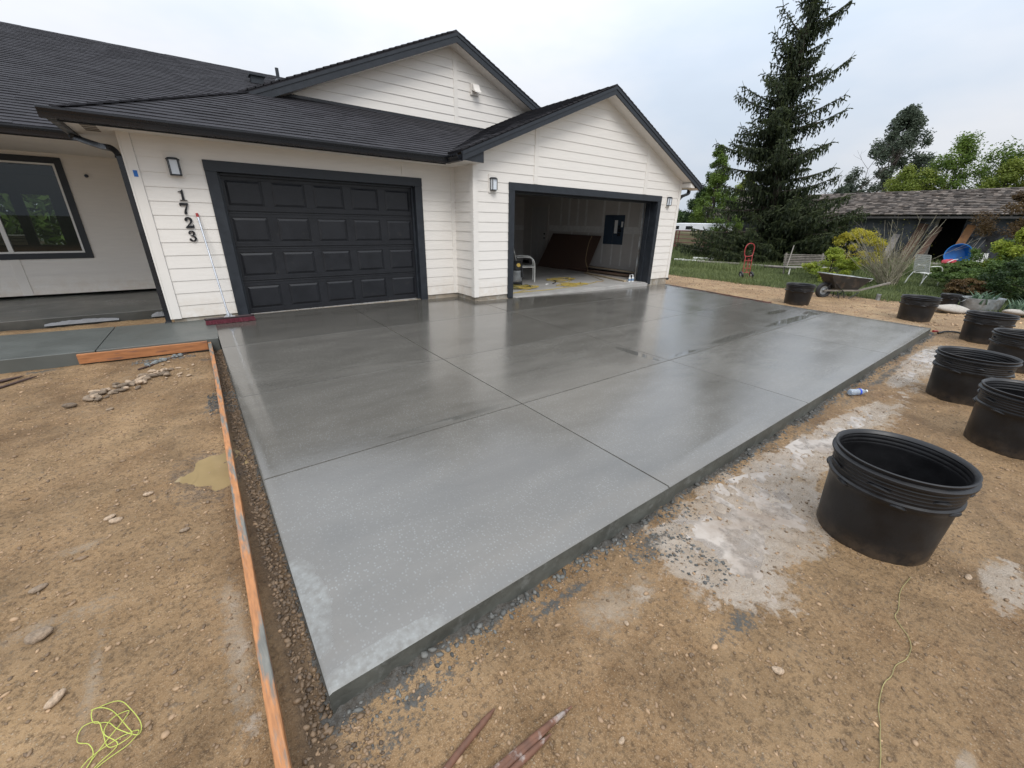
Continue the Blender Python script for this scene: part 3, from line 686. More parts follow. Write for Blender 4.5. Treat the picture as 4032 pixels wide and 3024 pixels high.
# left slope (L): eave x=-0.35
roof_plane([(0, 0), (1.70, 0), (1.70+6.4, 6.4), (2.2, 6.4), (2.2, 2.2)], (EX, EY, 2.64), (0, 1, 0), (1, 0, 0))
roof_plane([(2.2, 0.0), (8.1, 0.0), (8.1, 5.3), (2.2, 5.3)], (11.40, EY, 3.12), (0, 1, 0), (-1, 0, 0))
# hip cap
m = MB()
for k in range(17):
    a = Vector((EX+0.02+k*0.148, EY+0.02+k*0.148, 2.655+SL*(k*0.148+0.02))); b = a+Vector((0.19, 0.19, SL*0.19+0.0))
    m.beam(a+Vector((0, 0, 0.016)), b+Vector((0, 0, 0.006)), 0.15, 0.012)
hp('hip_cap', m, SHING)
# main roof (D)
roof_plane([(-9.0, 0), (-0.45, 0), (-0.45+6.6, 6.6), (-9.0, 6.6)], (0, 1.2, 2.645), (1, 0, 0), (0, 1, 0))
m = MB(); m.prism([(7.8, 5.40), (14.5, 2.6), (14.4, 2.55), (7.8, 5.30)], -9, 'x', 15.0); hp('roof', m, SHING)
m = MB()
for k in range(62): 
    x = -9+k*0.24; zz = 5.405
    m.add([(x, 7.66, zz-0.045), (x, 7.8, zz+0.018), (x, 7.94, zz-0.045), (x+0.27, 7.66, zz-0.055), (x+0.27, 7.8, zz+0.006), (x+0.27, 7.94, zz-0.055)], [(0, 1, 4, 3), (1, 2, 5, 4), (0, 2, 1)], random.uniform(.8, 1.2))
hp('ridge_cap', m, SHING)
# front gable roof (B)
RZ = 4.265; hw = PK-4.55
roof_plane([(0, 0), (0.495+0.0, 0), (0.495+2.5, 2.5), (2.995, hw), (0, hw)], (4.55, -0.995, RZ-SL*hw), (0, 1, 0), (1, 0, 0))
roof_plane([(0, 0), (3.2, 0), (3.2, 3.88), (0, 3.88)], (12.19, -0.995, RZ-SL*3.88), (0, 1, 0), (-1, 0, 0))
m = MB()
for k in range(13):
    y = -1.0+k*0.24; zz = RZ+0.012
    m.add([(PK-0.15, y, zz-0.05), (PK, y, zz+0.02), (PK+0.15, y, zz-0.05), (PK-0.15, y+0.27, zz-0.06), (PK, y+0.27, zz+0.008), (PK+0.15, y+0.27, zz-0.06)], [(0, 1, 4, 3), (1, 2, 5, 4), (0, 2, 1)], random.uniform(.8, 1.1))
hp('ridge_cap', m, SHING); m = MB()
for k in range(26):
    y = 1.68+k*0.24; zz = 5.335+0.055
    m.add([(GP-0.15, y, zz-0.05), (GP, y, zz+0.02), (GP+0.15, y, zz-0.05), (GP-0.15, y+0.27, zz-0.06), (GP, y+0.27, zz+0.008), (GP+0.15, y+0.27, zz-0.06)], [(0, 1, 4, 3), (1, 2, 5, 4), (0, 2, 1)], random.uniform(.8, 1.1))
hp('ridge_cap', m, SHING)
# upper gable rake overhang roof pieces
for sgn in (-1, 1):
    m = MB(); w_ = 4.4 if sgn < 0 else 2.7
    V = []
    for y in (1.685, 8.0):
        V += [(GP, y, 5.385), (GP+sgn*w_, y, 5.385-0.424*w_), (GP+sgn*w_, y, 5.345-0.424*w_), (GP, y, 5.345)]
    m.add(V, [(0, 1, 5, 4), (0, 3, 2, 1), (3, 7, 6, 2), (1, 2, 6, 5)]); hp('roof', m, SHING, fixn=True)
# step edges of shingles seen along rakes
def rake_edge(x0, x1, y, zf):
    m = MB(); d = 1 if x1 > x0 else -1; L_ = abs(x1-x0); k = int(L_/0.132)
    for i in range(k):
        a = x0+d*i*0.132; b = a+d*0.15
        m.add([(a, y-0.012, zf(a)+0.018), (b, y-0.012, zf(b)+0.006), (b, y-0.012, zf(b)-0.012), (a, y-0.012, zf(a)-0.012), (a, y+0.2, zf(a)+0.018), (b, y+0.2, zf(b)+0.006)], [(0, 1, 2, 3), (0, 4, 5, 1)], random.uniform(.7, 1.1))
    hp('roof_edge', m, SHING)
rake_edge(4.55, PK, -0.995, lambda x: RZ-SL*abs(x-PK)+0.018); rake_edge(12.19, PK, -0.995, lambda x: RZ-SL*abs(x-PK)+0.018)
rake_edge(1.75, GP, 1.685, lambda x: 5.385-0.424*abs(x-GP)+0.012); rake_edge(8.8, GP, 1.685, lambda x: 5.385-0.424*abs(x-GP)+0.012)
# fascias
fa = MB()
def rake(x0, x1, xp, zp, y, h=0.142, th=0.03, slope=SL, off=0.0):
    z = lambda x: zp-slope*abs(x-xp)
    for a, b in ((x0, xp), (xp, x1)):
        fa.prism([(a, z(a)), (b, z(b)), (b, z(b)-h), (a, z(a)-h)], y-off, 'y', th)
rake(4.55, 12.19, PK, RZ-0.012, -1.000); rake(4.56, 12.18, PK, RZ-0.01, -1.012, h=0.055, th=0.0115)
rake(1.80, 8.85, GP, 5.345, 1.66, h=0.165, slope=0.424); rake(1.81, 8.84, GP, 5.350, 1.648, h=0.055, th=0.0115, slope=0.424)
# dark eave boxes closing the lower ends of the front gable
fa.prism([(4.56, 2.56), (5.005, 2.552), (5.005, 2.74), (4.56, 2.60)], -0.969, 'y', 0.03)
fa.prism([(12.18, 2.575), (11.93, 2.552), (11.93, 2.78), (12.18, 2.63)], -0.969, 'y', 0.03)
fa.box((EX, EY-0.002, 2.525), (4.5, EY+0.02, 2.645)); fa.box((EX, EY+0.021, 2.525), (EX+0.02, 1.2, 2.645)); fa.box((-9, 1.198, 2.53), (EX, 1.22, 2.65))
hp('fascia', fa, CHAR)
# black flashing strip at the foot of the upper gable
m = MB(); m.box((2.2, 1.965, 3.67), (7.08, 1.99, 3.735)); m.beam((7.05, 1.97, 3.73), (8.35, 1.97, 4.27), 0.03, 0.06); hp('flashing', m, GUTM)
# soffits
so_ = MB(); so_.box((EX+0.02, EY+0.02, 2.552), (4.95, -0.003, 2.566)); so_.box((EX+0.02, -0.003, 2.553), (XA0-0.026, 3.7, 2.567)); so_.box((-9, 1.22, 2.56), (EX+0.019, PWY, 2.574))
so_.box((4.58, YB, 2.556), (XB0-0.025, EY+0.015, 2.567)); so_.box((4.56, -0.968, 2.5565), (5.0, YB-0.025, 2.5675))
for xx in ((4.58, PK), (12.16, PK)):
    a, b = xx; za = RZ-0.145-SL*abs(a-PK); zb_ = RZ-0.145
    so_.add([(a, -0.968, za), (b, -0.968, zb_), (b, YB, zb_), (a, YB, za), (a, -0.968, za+.01), (b, -0.968, zb_+.01), (b, YB, zb_+.01), (a, YB, za+.01)], [(0, 1, 2, 3), (4, 7, 6, 5), (0, 4, 5, 1), (2, 6, 7, 3), (0, 3, 7, 4)])
for a, b in ((1.9, GP), (8.8, GP)):
    za = 5.345-0.155-0.424*abs(a-GP); zb_ = 5.19
    so_.add([(a, 1.69, za), (b, 1.69, zb_), (b, GY, zb_), (a, GY, za), (a, 1.69, za+.01), (b, 1.69, zb_+.01), (b, GY, zb_+.01), (a, GY, za+.01)], [(0, 1, 2, 3), (4, 7, 6, 5), (0, 4, 5, 1), (2, 6, 7, 3)])
# pale return box on the right eave
so_.prism([(11.724, 2.56), (11.929, 2.56), (11.929, 2.585), (11.724, 2.67)], -0.968, 'y', 0.26)
so_.box((11.724, -0.94, 2.556), (12.15, YB+3, 2.566)); 
hp('soffit', so_, CREAM_S)
m = MB()
for i in range(4): m.box((-0.20, -0.30+i*0.14, 2.548), (-0.06, -0.22+i*0.14, 2.5515))
hp('soffit_vent', m, mat('soffit_mesh', (0.16, 0.14, 0.12), 0.8, 0.1, bump=0))
# gutters: K profile swept along an axis
def gutter(p, q, out):
    p = Vector(p); q = Vector(q); o = Vector(out); prof = [(0, 0), (0.0, -0.105), (0.075, -0.105), (0.085, -0.06), (0.10, -0.045), (0.118, -0.02), (0.118, 0.0), (0.108, 0.0), (0.108, -0.014), (0.075, -0.095), (0.006, -0.095), (0.006, 0)]
    m = MB(); V = [e+o*a+Vector((0, 0, b)) for e in (p, q) for a, b in prof]; n = len(prof)
    m.add(V, [(i, (i+1) % n, (i+1) % n+n, i+n) for i in range(n)]+[tuple(range(n))[::-1], tuple(range(n, 2*n))]); return m
hp('gutter', gutter((EX-0.12, EY-0.003, 2.642), (4.56, EY-0.003, 2.642), (0, -1, 0)), GUTM)
hp('gutter', gutter((4.545, EY-0.122, 2.641), (4.545, -1.02, 2.641), (-1, 0, 0)), GUTM)
hp('gutter', gutter((EX-0.002, EY-0.0, 2.640), (EX-0.002, 1.075, 2.640), (-1, 0, 0)), GUTM)
hp('gutter', gutter((-9, 1.195, 2.645), (EX-0.122, 1.195, 2.645), (0, -1, 0)), GUTM)
hp('gutter', gutter((12.195, -1.02, 2.66), (12.195, 5.0, 2.66), (1, 0, 0)), GUTM)
# downspouts
def strip_tube(pts, w_, d_):
    m = MB(); P = [Vector(p) for p in pts]; V = []; 
    for i, p_ in enumerate(P):
        d = (P[min(i+1, len(P)-1)]-P[max(i-1, 0)]).normalized(); a = Vector((0, 1, 0)); a = (a-d*a.dot(d)).normalized(); b = d.cross(a)
        for s1, s2 in ((-1, -1), (1, -1), (1, 1), (-1, 1)): V.append(p_+a*(s1*w_/2)+b*(s2*d_/2))
    F = []
    for i in range(len(P)-1):
        for j in range(4): F.append((i*4+j, i*4+(j+1) % 4, (i+1)*4+(j+1) % 4, (i+1)*4+j))
    F += [(3, 2, 1, 0), tuple(range(4*len(P)-4, 4*len(P)))]
    m.add(V, F); return m
def bez(pts, n=24):   # Catmull-Rom
    P = [Vector(p) for p in pts]; P = [P[0]*2-P[1]]+P+[P[-1]*2-P[-2]]; out = []
    for i in range(1, len(P)-2):
        for k in range(n):
            t = k/n; a, b, c_, d = P[i-1:i+3]
            out.append(0.5*((2*b)+(-a+c_)*t+(2*a-5*b+4*c_-d)*t*t+(-a+3*b-3*c_+d)*t**3))
    out.append(P[-2]); return out
ds = hp('downspout', strip_tube(bez([(EX-0.06, 0.62, 2.535), (-0.33, 0.60, 2.49), (-0.12, 0.32, 2.40), (0.0, 0.14, 2.36), (0.045, 0.08, 2.28), (0.052, 0.07, 2.15), (0.052, 0.07, 1.2), (0.052, 0.07, 0.2), (0.045, 0.065, 0.10), (-0.03, 0.03, 0.045), (-0.11, -0.02, 0.03)], 6), 0.085, 0.062), GUTM)
hp('downspout', strip_tube(bez([(12.24, -0.62, 2.56), (12.22, -0.62, 2.45), (11.95, -0.6, 2.36), (11.80, -0.6, 2.24), (11.772, -0.6, 2.1), (11.772, -0.6, 1.2), (11.772, -0.6, 0.25), (11.79, -0.6, 0.14), (11.86, -0.64, 0.09)], 6), 0.08, 0.06), GUTM)
# window on the porch
win = bpy.data.objects.new('window', None); COL.objects.link(win); win.parent = house; win.location = tuple(-c_ for c_ in HX)
def frame_boxes(m, x0, x1, z0, z1, y0, y1, t):
    m.box((x0, y0, z0), (x0+t, y1, z1)); m.box((x1-t, y0, z0), (x1, y1, z1)); m.box((x0+t, y0+0.0005, z0), (x1-t, y1-0.0005, z0+t)); m.box((x0+t, y0+0.0005, z1-t), (x1-t, y1-0.0005, z1))
m = MB(); frame_boxes(m, WX0, WX1, WZ0, WZ1, PWY-0.034, PWY+0.004, 0.098); hp('window_surround', m, CHAR, win, bevel=0.003)
m = MB(); frame_boxes(m, WX0+0.099, WX1-0.099, WZ0+0.099, WZ1-0.099, PWY-0.020, PWY+0.06, 0.030)
m.box((-2.045, PWY-0.018, WZ0+0.13), (-1.985, PWY+0.055, WZ1-0.13)); hp('window_frame', m, WHITEP, win, bevel=0.002)
GLASS = bpy.data.materials.new('window_glass'); t_, b_ = nodes_of(GLASS)
tp = t_.nodes.new('ShaderNodeBsdfTransparent'); tp.inputs[0].default_value = (0.62, 0.66, 0.64, 1); gl = t_.nodes.new('ShaderNodeBsdfGlossy'); gl.inputs['Roughness'].default_value = 0.01
fr = t_.nodes.new('ShaderNodeFresnel'); fr.inputs[0].default_value = 1.5; ms_ = t_.nodes.new('ShaderNodeMixShader')
t_.links.new(fr.outputs[0], ms_.inputs[0]); t_.links.new(tp.outputs[0], ms_.inputs[1]); t_.links.new(gl.outputs[0], ms_.inputs[2]); t_.links.new(ms_.outputs[0], t_.nodes['Material Output'].inputs[0])
for a, b in ((WX0+0.13, -2.046), (-1.984, WX1-0.13)):
    m = MB(); m.box((a, PWY+0.01, WZ0+0.13), (b, PWY+0.016, WZ1-0.13)); hp('pane', m, GLASS, win)
# dark room behind it with two openings in its far wall
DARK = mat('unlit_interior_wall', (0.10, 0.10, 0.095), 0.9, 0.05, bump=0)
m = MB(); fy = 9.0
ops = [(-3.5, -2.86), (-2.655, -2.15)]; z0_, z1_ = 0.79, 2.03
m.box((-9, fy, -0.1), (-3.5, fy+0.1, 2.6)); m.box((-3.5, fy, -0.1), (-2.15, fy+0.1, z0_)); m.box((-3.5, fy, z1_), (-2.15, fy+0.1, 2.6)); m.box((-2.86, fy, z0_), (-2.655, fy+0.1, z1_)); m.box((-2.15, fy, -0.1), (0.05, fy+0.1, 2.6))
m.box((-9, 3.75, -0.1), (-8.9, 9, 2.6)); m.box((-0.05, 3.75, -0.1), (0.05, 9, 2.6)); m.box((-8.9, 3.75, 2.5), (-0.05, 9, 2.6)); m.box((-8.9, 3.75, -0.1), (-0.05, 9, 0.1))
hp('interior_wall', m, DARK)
# porch slab and its rough front edge
m = MB(); m.box((-9, 1.23, -0.12), (XA0-0.03, PWY+0.02, 0.110)); o = m.build('porch_floor', mat('porch_concrete', (0.050, 0.052, 0.048), 0.33, 0.25, 2, 0.15, 60, 0.001, col2=(0.075, 0.073, 0.065), c2scale=1.2), bevel=0.006); o['kind'] = 'structure'
m = MB()
for a, b, h0 in ((-1.45, -0.62, 0.035), (-0.22, 0.04, 0.05)):
    xs_ = np.linspace(a, b, 22); 
    V = []; 
    for i, x in enumerate(xs_):
        hh = h0*math.sin(math.pi*i/21)**0.7*(0.75+0.4*random.random())+0.004
        V += [(x, 1.226, -0.01), (x, 1.19, 0.0), (x, 1.212, 0.02+hh*0.9), (x, 1.226, 0.02+hh)]
    m.add(V, [(i*4+j, i*4+j+1, i*4+j+5, i*4+j+4) for i in range(21) for j in range(3)])
hp('mortar_patch', m, mat('pale_mortar', (0.15, 0.155, 0.165), 0.6, 0.25, 12, 0.4, 40, 0.004), fixn=True)
# lanterns
LGLS = mat('frosted_lantern_glass', (0.62, 0.66, 0.70), 0.25, 0.03, 3, 0.0)
def lantern(x, y, z0, z1, w_=0.135):
    l = bpy.data.objects.new('wall_lantern', None); COL.objects.link(l); l.parent = house; l.location = tuple(-c_ for c_ in HX)
    def arc(rx, ry, n=12): return [(x+rx*math.cos(math.pi*i/n+math.pi), y-0.024+ry*math.sin(math.pi*i/n+math.pi)) for i in range(n+1)]
    m = MB(); m.box((x-w_*0.36, y-0.036, z0+0.01), (x+w_*0.36, y-0.0245, z1-0.005))
    m.prism(arc(w_*0.57, 0.105), z1-0.028, 'z', 0.012); m.prism(arc(w_*0.44, 0.085), z1-0.0155, 'z', 0.012); m.prism(arc(w_*0.5, 0.09), z0, 'z', 0.014)
    gp_ = [(x-w_*0.45, y-0.037), (x-w_*0.36, y-0.098), (x+w_*0.36, y-0.098), (x+w_*0.45, y-0.037)]
    for px_, py_ in gp_: m.box((px_-0.0055, py_-0.0055, z0+0.012), (px_+0.0055, py_+0.0055, z1-0.028))
    hp('lantern_frame', m, CHAR, l)
    m = MB(); m.prism([(x-w_*0.43, y-0.038), (x-w_*0.345, y-0.096), (x+w_*0.345, y-0.096), (x+w_*0.43, y-0.038)], z0+0.0145, 'z', z1-z0-0.044); hp('lantern_glass', m, LGLS, l)
lantern(0.592, 0.0, 2.085, 2.305); lantern(5.37, YB, 2.14, 2.365); lantern(11.16, YB, 2.09, 2.31)
# house number 1723: serif strokes built as outlines
NUMS = {'1': [[(-.30, .80), (-.05, .88), (.10, 1.0), (.14, 1.0), (.14, .12), (.20, .05), (.34, .04), (.34, 0), (-.30, 0), (-.30, .04), (-.14, .05), (-.08, .12), (-.08, .76), (-.14, .80), (-.30, .76)]],
 '7': [[(-.36, 1.0), (.38, 1.0), (.38, .86), (.20, .50), (.12, .25), (.14, .08), (.10, 0), (-.04, -.02), (-.12, .06), (-.08, .26), (.04, .50), (.22, .80), (-.10, .80), (-.22, .84), (-.28, .74), (-.36, .74)]],
 '2': [[(-.36, .70), (-.33, .85), (-.2, .97), (0, 1.0), (.2, .96), (.32, .83), (.33, .66), (.24, .50), (.05, .34), (-.10, .20), (.12, .20), (.26, .22), (.32, .32), (.38, .30), (.33, 0), (-.38, 0), (-.38, .08), (-.18, .26), (.02, .45), (.10, .60), (.11, .74), (.05, .86), (-.06, .89), (-.14, .84), (-.10, .76), (-.14, .66), (-.26, .62)]],
 '3': [[(-.32, .74), (-.28, .88), (-.14, .98), (.04, 1.0), (.22, .95), (.30, .82), (.28, .68), (.16, .57), (.04, .53), (.20, .49), (.33, .38), (.34, .22), (.24, .07), (.04, -.02), (-.16, 0), (-.32, .08), (-.36, .18), (-.28, .27), (-.18, .25), (-.10, .14), (0, .07), (.10, .14), (.14, .26), (.10, .40), (0, .47), (-.14, .48), (-.14, .53), (0, .58), (.08, .68), (.09, .80), (.02, .90), (-.08, .90), (-.14, .84), (-.12, .76), (-.18, .68), (-.26, .67)]]}
for ch, (xc, z0, z1) in zip('1723', ((0.597, 1.775, 1.915), (0.588, 1.600, 1.742), (0.598, 1.418, 1.562), (0.598, 1.238, 1.382))):
    cu = bpy.data.curves.new('house_number', 'CURVE'); cu.dimensions = '2D'; cu.fill_mode = 'BOTH'; cu.extrude = 0.006; cu.bevel_depth = 0.0012
    for poly in NUMS[ch]:
        sp = cu.splines.new('POLY'); sp.points.add(len(poly)*6-1); sp.use_cyclic_u = True; pts = []
        n_ = len(poly)
        for i in range(n_):   # corner-cutting smooth
            a, b, c_, d = (Vector((*poly[(i+k) % n_], 0)) for k in (-1, 0, 1, 2))
            for k in range(6):
                t = k/6; tt = 0.35
                q = (2*t**3-3*t*t+1)*b+(t**3-2*t*t+t)*(c_-a)*tt+(-2*t**3+3*t*t)*c_+(t**3-t*t)*(d-b)*tt; pts.append(q)
        for p_, q in zip(sp.points, pts): p_.co = (q.x*(z1-z0)*0.86, q.y*(z1-z0), 0, 1)
    tmp = bpy.data.objects.new('tmp', cu); COL.objects.link(tmp)
    me = bpy.data.meshes.new_from_object(tmp.evaluated_get(bpy.context.evaluated_depsgraph_get())); bpy.data.objects.remove(tmp)
    me.materials.clear(); me.materials.append(mat('number_black', (0.006, 0.006, 0.008), 0.35, 0.05, bump=0))
    o = bpy.data.objects.new('house_number', me); COL.objects.link(o); o.parent = house
    o.rotation_euler = (R(90), 0, 0); o.location = (xc-HX[0], -0.0225-HX[1], z0-HX[2]); o['label'] = 'black serif numeral '+ch
# vents on roof and gable
def xf(c_): return tuple(a-b for a, b in zip(c_, HX))
m = MB(); m.prism([(1.945, 4.585), (1.945, 4.47), (1.80, 4.405), (1.80, 4.425), (1.85, 4.48), (1.90, 4.585)], 6.61, 'x', 0.17); m.box((6.585, 1.958, 4.38), (6.81, 1.984, 4.60)); hp('vent_hood', m, CREAM_S, fixn=True)
zr = lambda y: 2.645+SL*(y-1.2)
m = MB(); m.lathe([(0.0, 0.33), (0.045, 0.33), (0.045, 0.0)], (3.50, 7.15, zr(7.15)), 14); m.lathe([(0.05, 0.06), (0.10, 0.0)], (3.50, 7.15, zr(7.15)+.02), 14); hp('vent_pipe', m, CHAR)
m = MB(); q = zr(6.5); m.box((2.70, 6.30, q-0.05), (2.98, 6.55, q+0.14)); m.box((2.66, 6.24, q+0.115), (3.02, 6.6, q+0.145)); hp('roof_vent', m, CHAR)
# ------------------------------------------------ garage interior (right bay)
IX = 11.5; FZ = 0.115
m = MB(); m.box((XB0+0.1, YB+0.02, -0.3), (IX, 6.0, 0.075)); m.box((XB1+0.142, YB-0.045, -0.2), (XB2-0.142, YB+0.02, 0.058)); 
GF = bpy.data.materials.new('garage_floor_concrete'); t_, b_ = nodes_of(GF); g_ = G(t_)
c_ = g_.mix(g_.ramp(g_.noise(2, 5, .6), 0.35, 0.65), (0.30, 0.29, 0.27), (0.40, 0.385, 0.36)); c_ = g_.mix(g_.ramp(g_.noise(3.3, 5, .7), 0.56, 0.7, 0, .5), c_, (0.36, 0.26, 0.22)); g_.L(c_, b_.inputs['Base Color']); b_.inputs['Roughness'].default_value = 0.6
hp('interior_floor', m, GF)
FL = 0.075
m = MB(); m.box((IX, YB+0.34, 0.0), (IX+0.02, 6.0, 2.55)); hp('interior_wall', m, DRYW)
m = MB(); m.box((XB0+0.02, 5.95, 0.0), (IX, 6.0, 2.55)); m.box((XB0+0.02, YB+0.34, 0), (XB0+0.05, 6, 2.55)); m.box((XB0, YB+0.34, 2.54), (IX, 6.0, 2.56)); m.box((XB0+0.05, YB+0.335, ZT-0.14), (IX, YB+0.36, 2.55)); m.box((XB0+0.05, YB+0.335, 0), (XB1+0.14, YB+0.36, ZT-0.14)); m.box((XB2-0.12, YB+0.335, 0), (IX, YB+0.36, ZT-0.14))
hp('interior_wall', m, DRYW)
# joint compound on the board seams
m = MB(); x = IX-0.0035
m.box((x, -0.3, 1.33), (IX, 4.4, 1.53)); rj = random.Random(3)
for y in (3.80, 3.39, 2.97, 2.57, 1.79, 1.21, 0.81, 0.35): m.box((x+0.0004, y-0.035, 1.54), (IX, y+0.035+rj.random()*.03, 2.53))
for y in (3.2, 2.4, 1.74, 1.33, 0.95, 0.55, 0.1): m.box((x+0.0004, y-0.03, 0.35), (IX, y+0.03, 1.32))
m.box((XB0+0.06, 5.945, 1.33), (IX, 5.9495, 1.5)); m.box((10.6, 5.946, 0.1), (10.7, 5.9497, 2.5)); 
hp('wall_joint', m, MUDW)
# man door
dr = bpy.data.objects.new('interior_door', None); COL.objects.link(dr); dr.parent = house; dr.location = tuple(-q_ for q_ in HX)
m = MB(); m.box((IX-0.03, 4.52, FL), (IX-0.004, 5.40, 2.16))
for a, b in ((4.62, 4.92), (5.0, 5.30)):
    for c0, c1 in ((0.25, 0.95), (1.1, 1.75), (1.82, 2.05)):
        m.box((IX-0.036, a, c0), (IX-0.0305, b, c1)); m.box((IX-0.040, a+.04, c0+.04), (IX-0.0365, b-.04, c1-.04))
hp('door_leaf', m, mat('interior_door_paint', (0.42, 0.41, 0.40), 0.5, 0.03, bump=0), dr)
m = MB(); m.box((IX-0.045, 4.44, FL), (IX-0.0035, 4.515, 2.24)); m.box((IX-0.045, 5.405, FL), (IX-0.0035, 5.48, 2.24)); m.box((IX-0.044, 4.516, 2.165), (IX-0.0035, 5.404, 2.24)); hp('door_casing', m, DRYW, dr)
for z_ in (1.07, 1.22):
    m = MB(); m.lathe([(0.0, 0.06), (0.028, 0.055), (0.032, 0.03), (0.014, 0.02), (0.014, 0)], (0, 0, 0), 14, Matrix.Translation((IX-0.03, 4.60, z_)) @ Matrix.Rotation(R(-90), 4, 'Y')); hp('door_knob', m, GUTM, dr)
# electrical panel
PANM = mat('panel_blue_grey', (0.035, 0.055, 0.085), 0.5, 0.1, 6, 0)
ep = bpy.data.objects.new('electrical_panel', None); COL.objects.link(ep); ep.parent = house; ep.location = tuple(-q_ for q_ in HX)
m = MB(); m.box((IX-0.014, 0.93, 0.995), (IX-0.004, 1.335, 1.87)); m.box((IX-0.018, 1.345, 0.995), (IX-0.004, 1.717, 1.87)); m.box((IX-0.022, 1.39, 1.05), (IX-0.0185, 1.66, 1.81)); hp('panel_cover', m, PANM, ep)
m = MB(); m.box((IX-0.018, 1.18, 1.33), (IX-0.0145, 1.30, 1.72)); m.box((IX-0.018, 0.97, 1.52), (IX-0.0145, 1.04, 1.68)); hp('panel_label', m, WHITEP, ep)
m = MB(); m.box((IX-0.02, 1.06, 1.50), (IX-0.0142, 1.15, 1.57)); m.box((IX-0.02, 1.03, 1.37), (IX-0.0142, 1.15, 1.48)); m.box((IX-0.02, 1.03, 1.25), (IX-0.0142, 1.15, 1.34)); hp('panel_switch', m, GUTM, ep)
# raised overhead door and its tracks just inside the opening
m = MB(); m.box((XB1+0.16, 0.2, 2.40), (XB2-0.16, 2.6, 2.45)); hp('raised_door', m, mat('raised_door_grey', (0.12, 0.12, 0.12), 0.6, bump=0))
for xx in (XB1+0.12, XB2-0.14):
    m = MB(); m.beam((xx, YB+0.40, 0.1), (xx, YB+0.40, 2.2), 0.03, 0.05); m.beam((xx, YB+0.40, 2.19), (xx, 2.7, 2.38), 0.03, 0.05); hp('door_track', m, GALV)
m = MB()
m.beam((XB1+0.1, 0.1, 2.30), (XB1+0.55, 0.6, 2.05), 0.04, 0.04)
hp('door_track', m, GALV)

# ================================================================== SMALL THINGS NEAR THE HOUSE
LAT = Vector((0.79, -0.61, 0)).normalized()   # roughly across the view, used to orient several things
# push broom leaning on the wall
t = thing('push_broom', 'push broom with metal handle and dark red bristles leaning below the house number', 'broom', (0.79, -0.42, S(0.79, -0.42)))
B0 = Vector((0.79, -0.42, S(0.79, -0.42)))
def L(p, base=B0): return Vector(p)-base
m = MB(); m.tube([(-0.01, 0, 0.075), tuple(L((0.714, -0.036, 1.585)))], 0.0125, 10); child('handle', m, STEEL, t, smooth=True)
m = MB(); m.tube([tuple(L((0.7147, -0.040, 1.565))), tuple(L((0.712, -0.032, 1.615)))], 0.0165, 10); child('handle_cap', m, REDP, t, smooth=True)
BRB = mat('red_broom_bristle', (0.085, 0.008, 0.018), 0.8, 0.3, 60, 0.5, 200, 0.002)
m = MB(); rb = random.Random(5)
for i in range(900):
    x = rb.uniform(-0.30, 0.305); y = rb.uniform(-0.042, 0.03); dx = rb.gauss(0, .010)+0.0; dy = -0.012+rb.gauss(0, .008)
    m.add([(x-0.004, y, 0.062), (x+0.004, y, 0.062), (x+0.004+dx, y+dy, 0.003), (x-0.004+dx, y+dy, 0.003)], [(0, 1, 2, 3)])
m.box((-0.295, -0.036, 0.012), (0.30, 0.024, 0.062)); child('bristles', m, BRB, t)
m = MB(); pl = [(-0.28-0.03*math.sin(a), 0.03*math.cos(a)) for a in np.linspace(0, math.pi, 8)]+[(0.28+0.03*math.sin(a), -0.03*math.cos(a)) for a in np.linspace(0, math.pi, 8)]
m.prism(pl, 0.0625, 'z', 0.018); m.tube([(p[0], p[1], 0.082) for p in pl]+[(pl[0][0], pl[0][1], 0.082)], 0.006, 6); child('head', m, mat('broom_head', (0.03, 0.012, 0.015), 0.5, bump=0), t)
m = MB(); m.beam((-0.07, 0, 0.088), (0.07, 0, 0.088), 0.05, 0.012); m.beam((-0.045, 0.0, 0.095), (-0.008, 0.002, 0.15), 0.006, 0.02); m.beam((0.035, 0.0, 0.095), (-0.008, 0.002, 0.15), 0.006, 0.02); m.tube([(-0.01, 0, 0.10), (-0.012, 0.02, 0.17)], 0.018, 10); child('bracket', m, STEEL, t)
# blue tape square
m = MB(); m.box((0.147, -0.0275, 2.042), (0.190, -0.0245, 2.118)); o = m.build('painters_tape', mat('blue_tape', (0.02, 0.13, 0.42), 0.6, 0.1, bump=0)); tag(o, 'small square of blue painter\'s tape on the corner board near the downspout', 'tape')
m = MB(); m.lathe([(0, 0.02), (0.022, 0.02), (0.03, 0.0)], (0, 0, 0), 8, Matrix.Translation((-0.711, 3.632, 2.23)) @ Matrix.Rotation(R(90), 4, 'X')); o = m.build('wall_hook', mat('dark_blue_plastic', (0.02, 0.03, 0.06), 0.6, bump=0)); tag(o, 'small dark blue plug on the shaded porch wall right of the window', 'hook')

# form boards
def form_board(pts, th, h, ztop, m, label, seed=0):
    """2x4 on edge; pts: centre line"""
    rr = random.Random(seed); mb = MB(); P = bez([(p[0], p[1], 0) for p in pts], 10); k = len(P); V = []
    for i, p in enumerate(P):
        d = (P[min(i+1, k-1)]-P[max(i-1, 0)]).normalized(); nrm = Vector((-d.y, d.x, 0))
        zt = ztop(p.x, p.y)+rr.uniform(-.0012, .0012)
        for s_, z_ in ((-th/2, zt-h), (-th/2, zt-0.003), (-th/2+.003, zt), (th/2-.003, zt), (th/2, zt-.003), (th/2, zt-h)):
            q = p+nrm*(s_+rr.uniform(-.0006, .0006)); V.append((q.x, q.y, z_))
    F = []
    for i in range(k-1):
        for j in range(6): F.append((i*6+j, i*6+(j+1) % 6, (i+1)*6+(j+1) % 6, (i+1)*6+j))
    F += [tuple(range(6))[::-1], tuple(range(6*k-6, 6*k))]
    mb.add(V, F); o = mb.build('form_board', m, fixn=True); tag(o, label, 'board', 'lumber forms around the new concrete'); return o
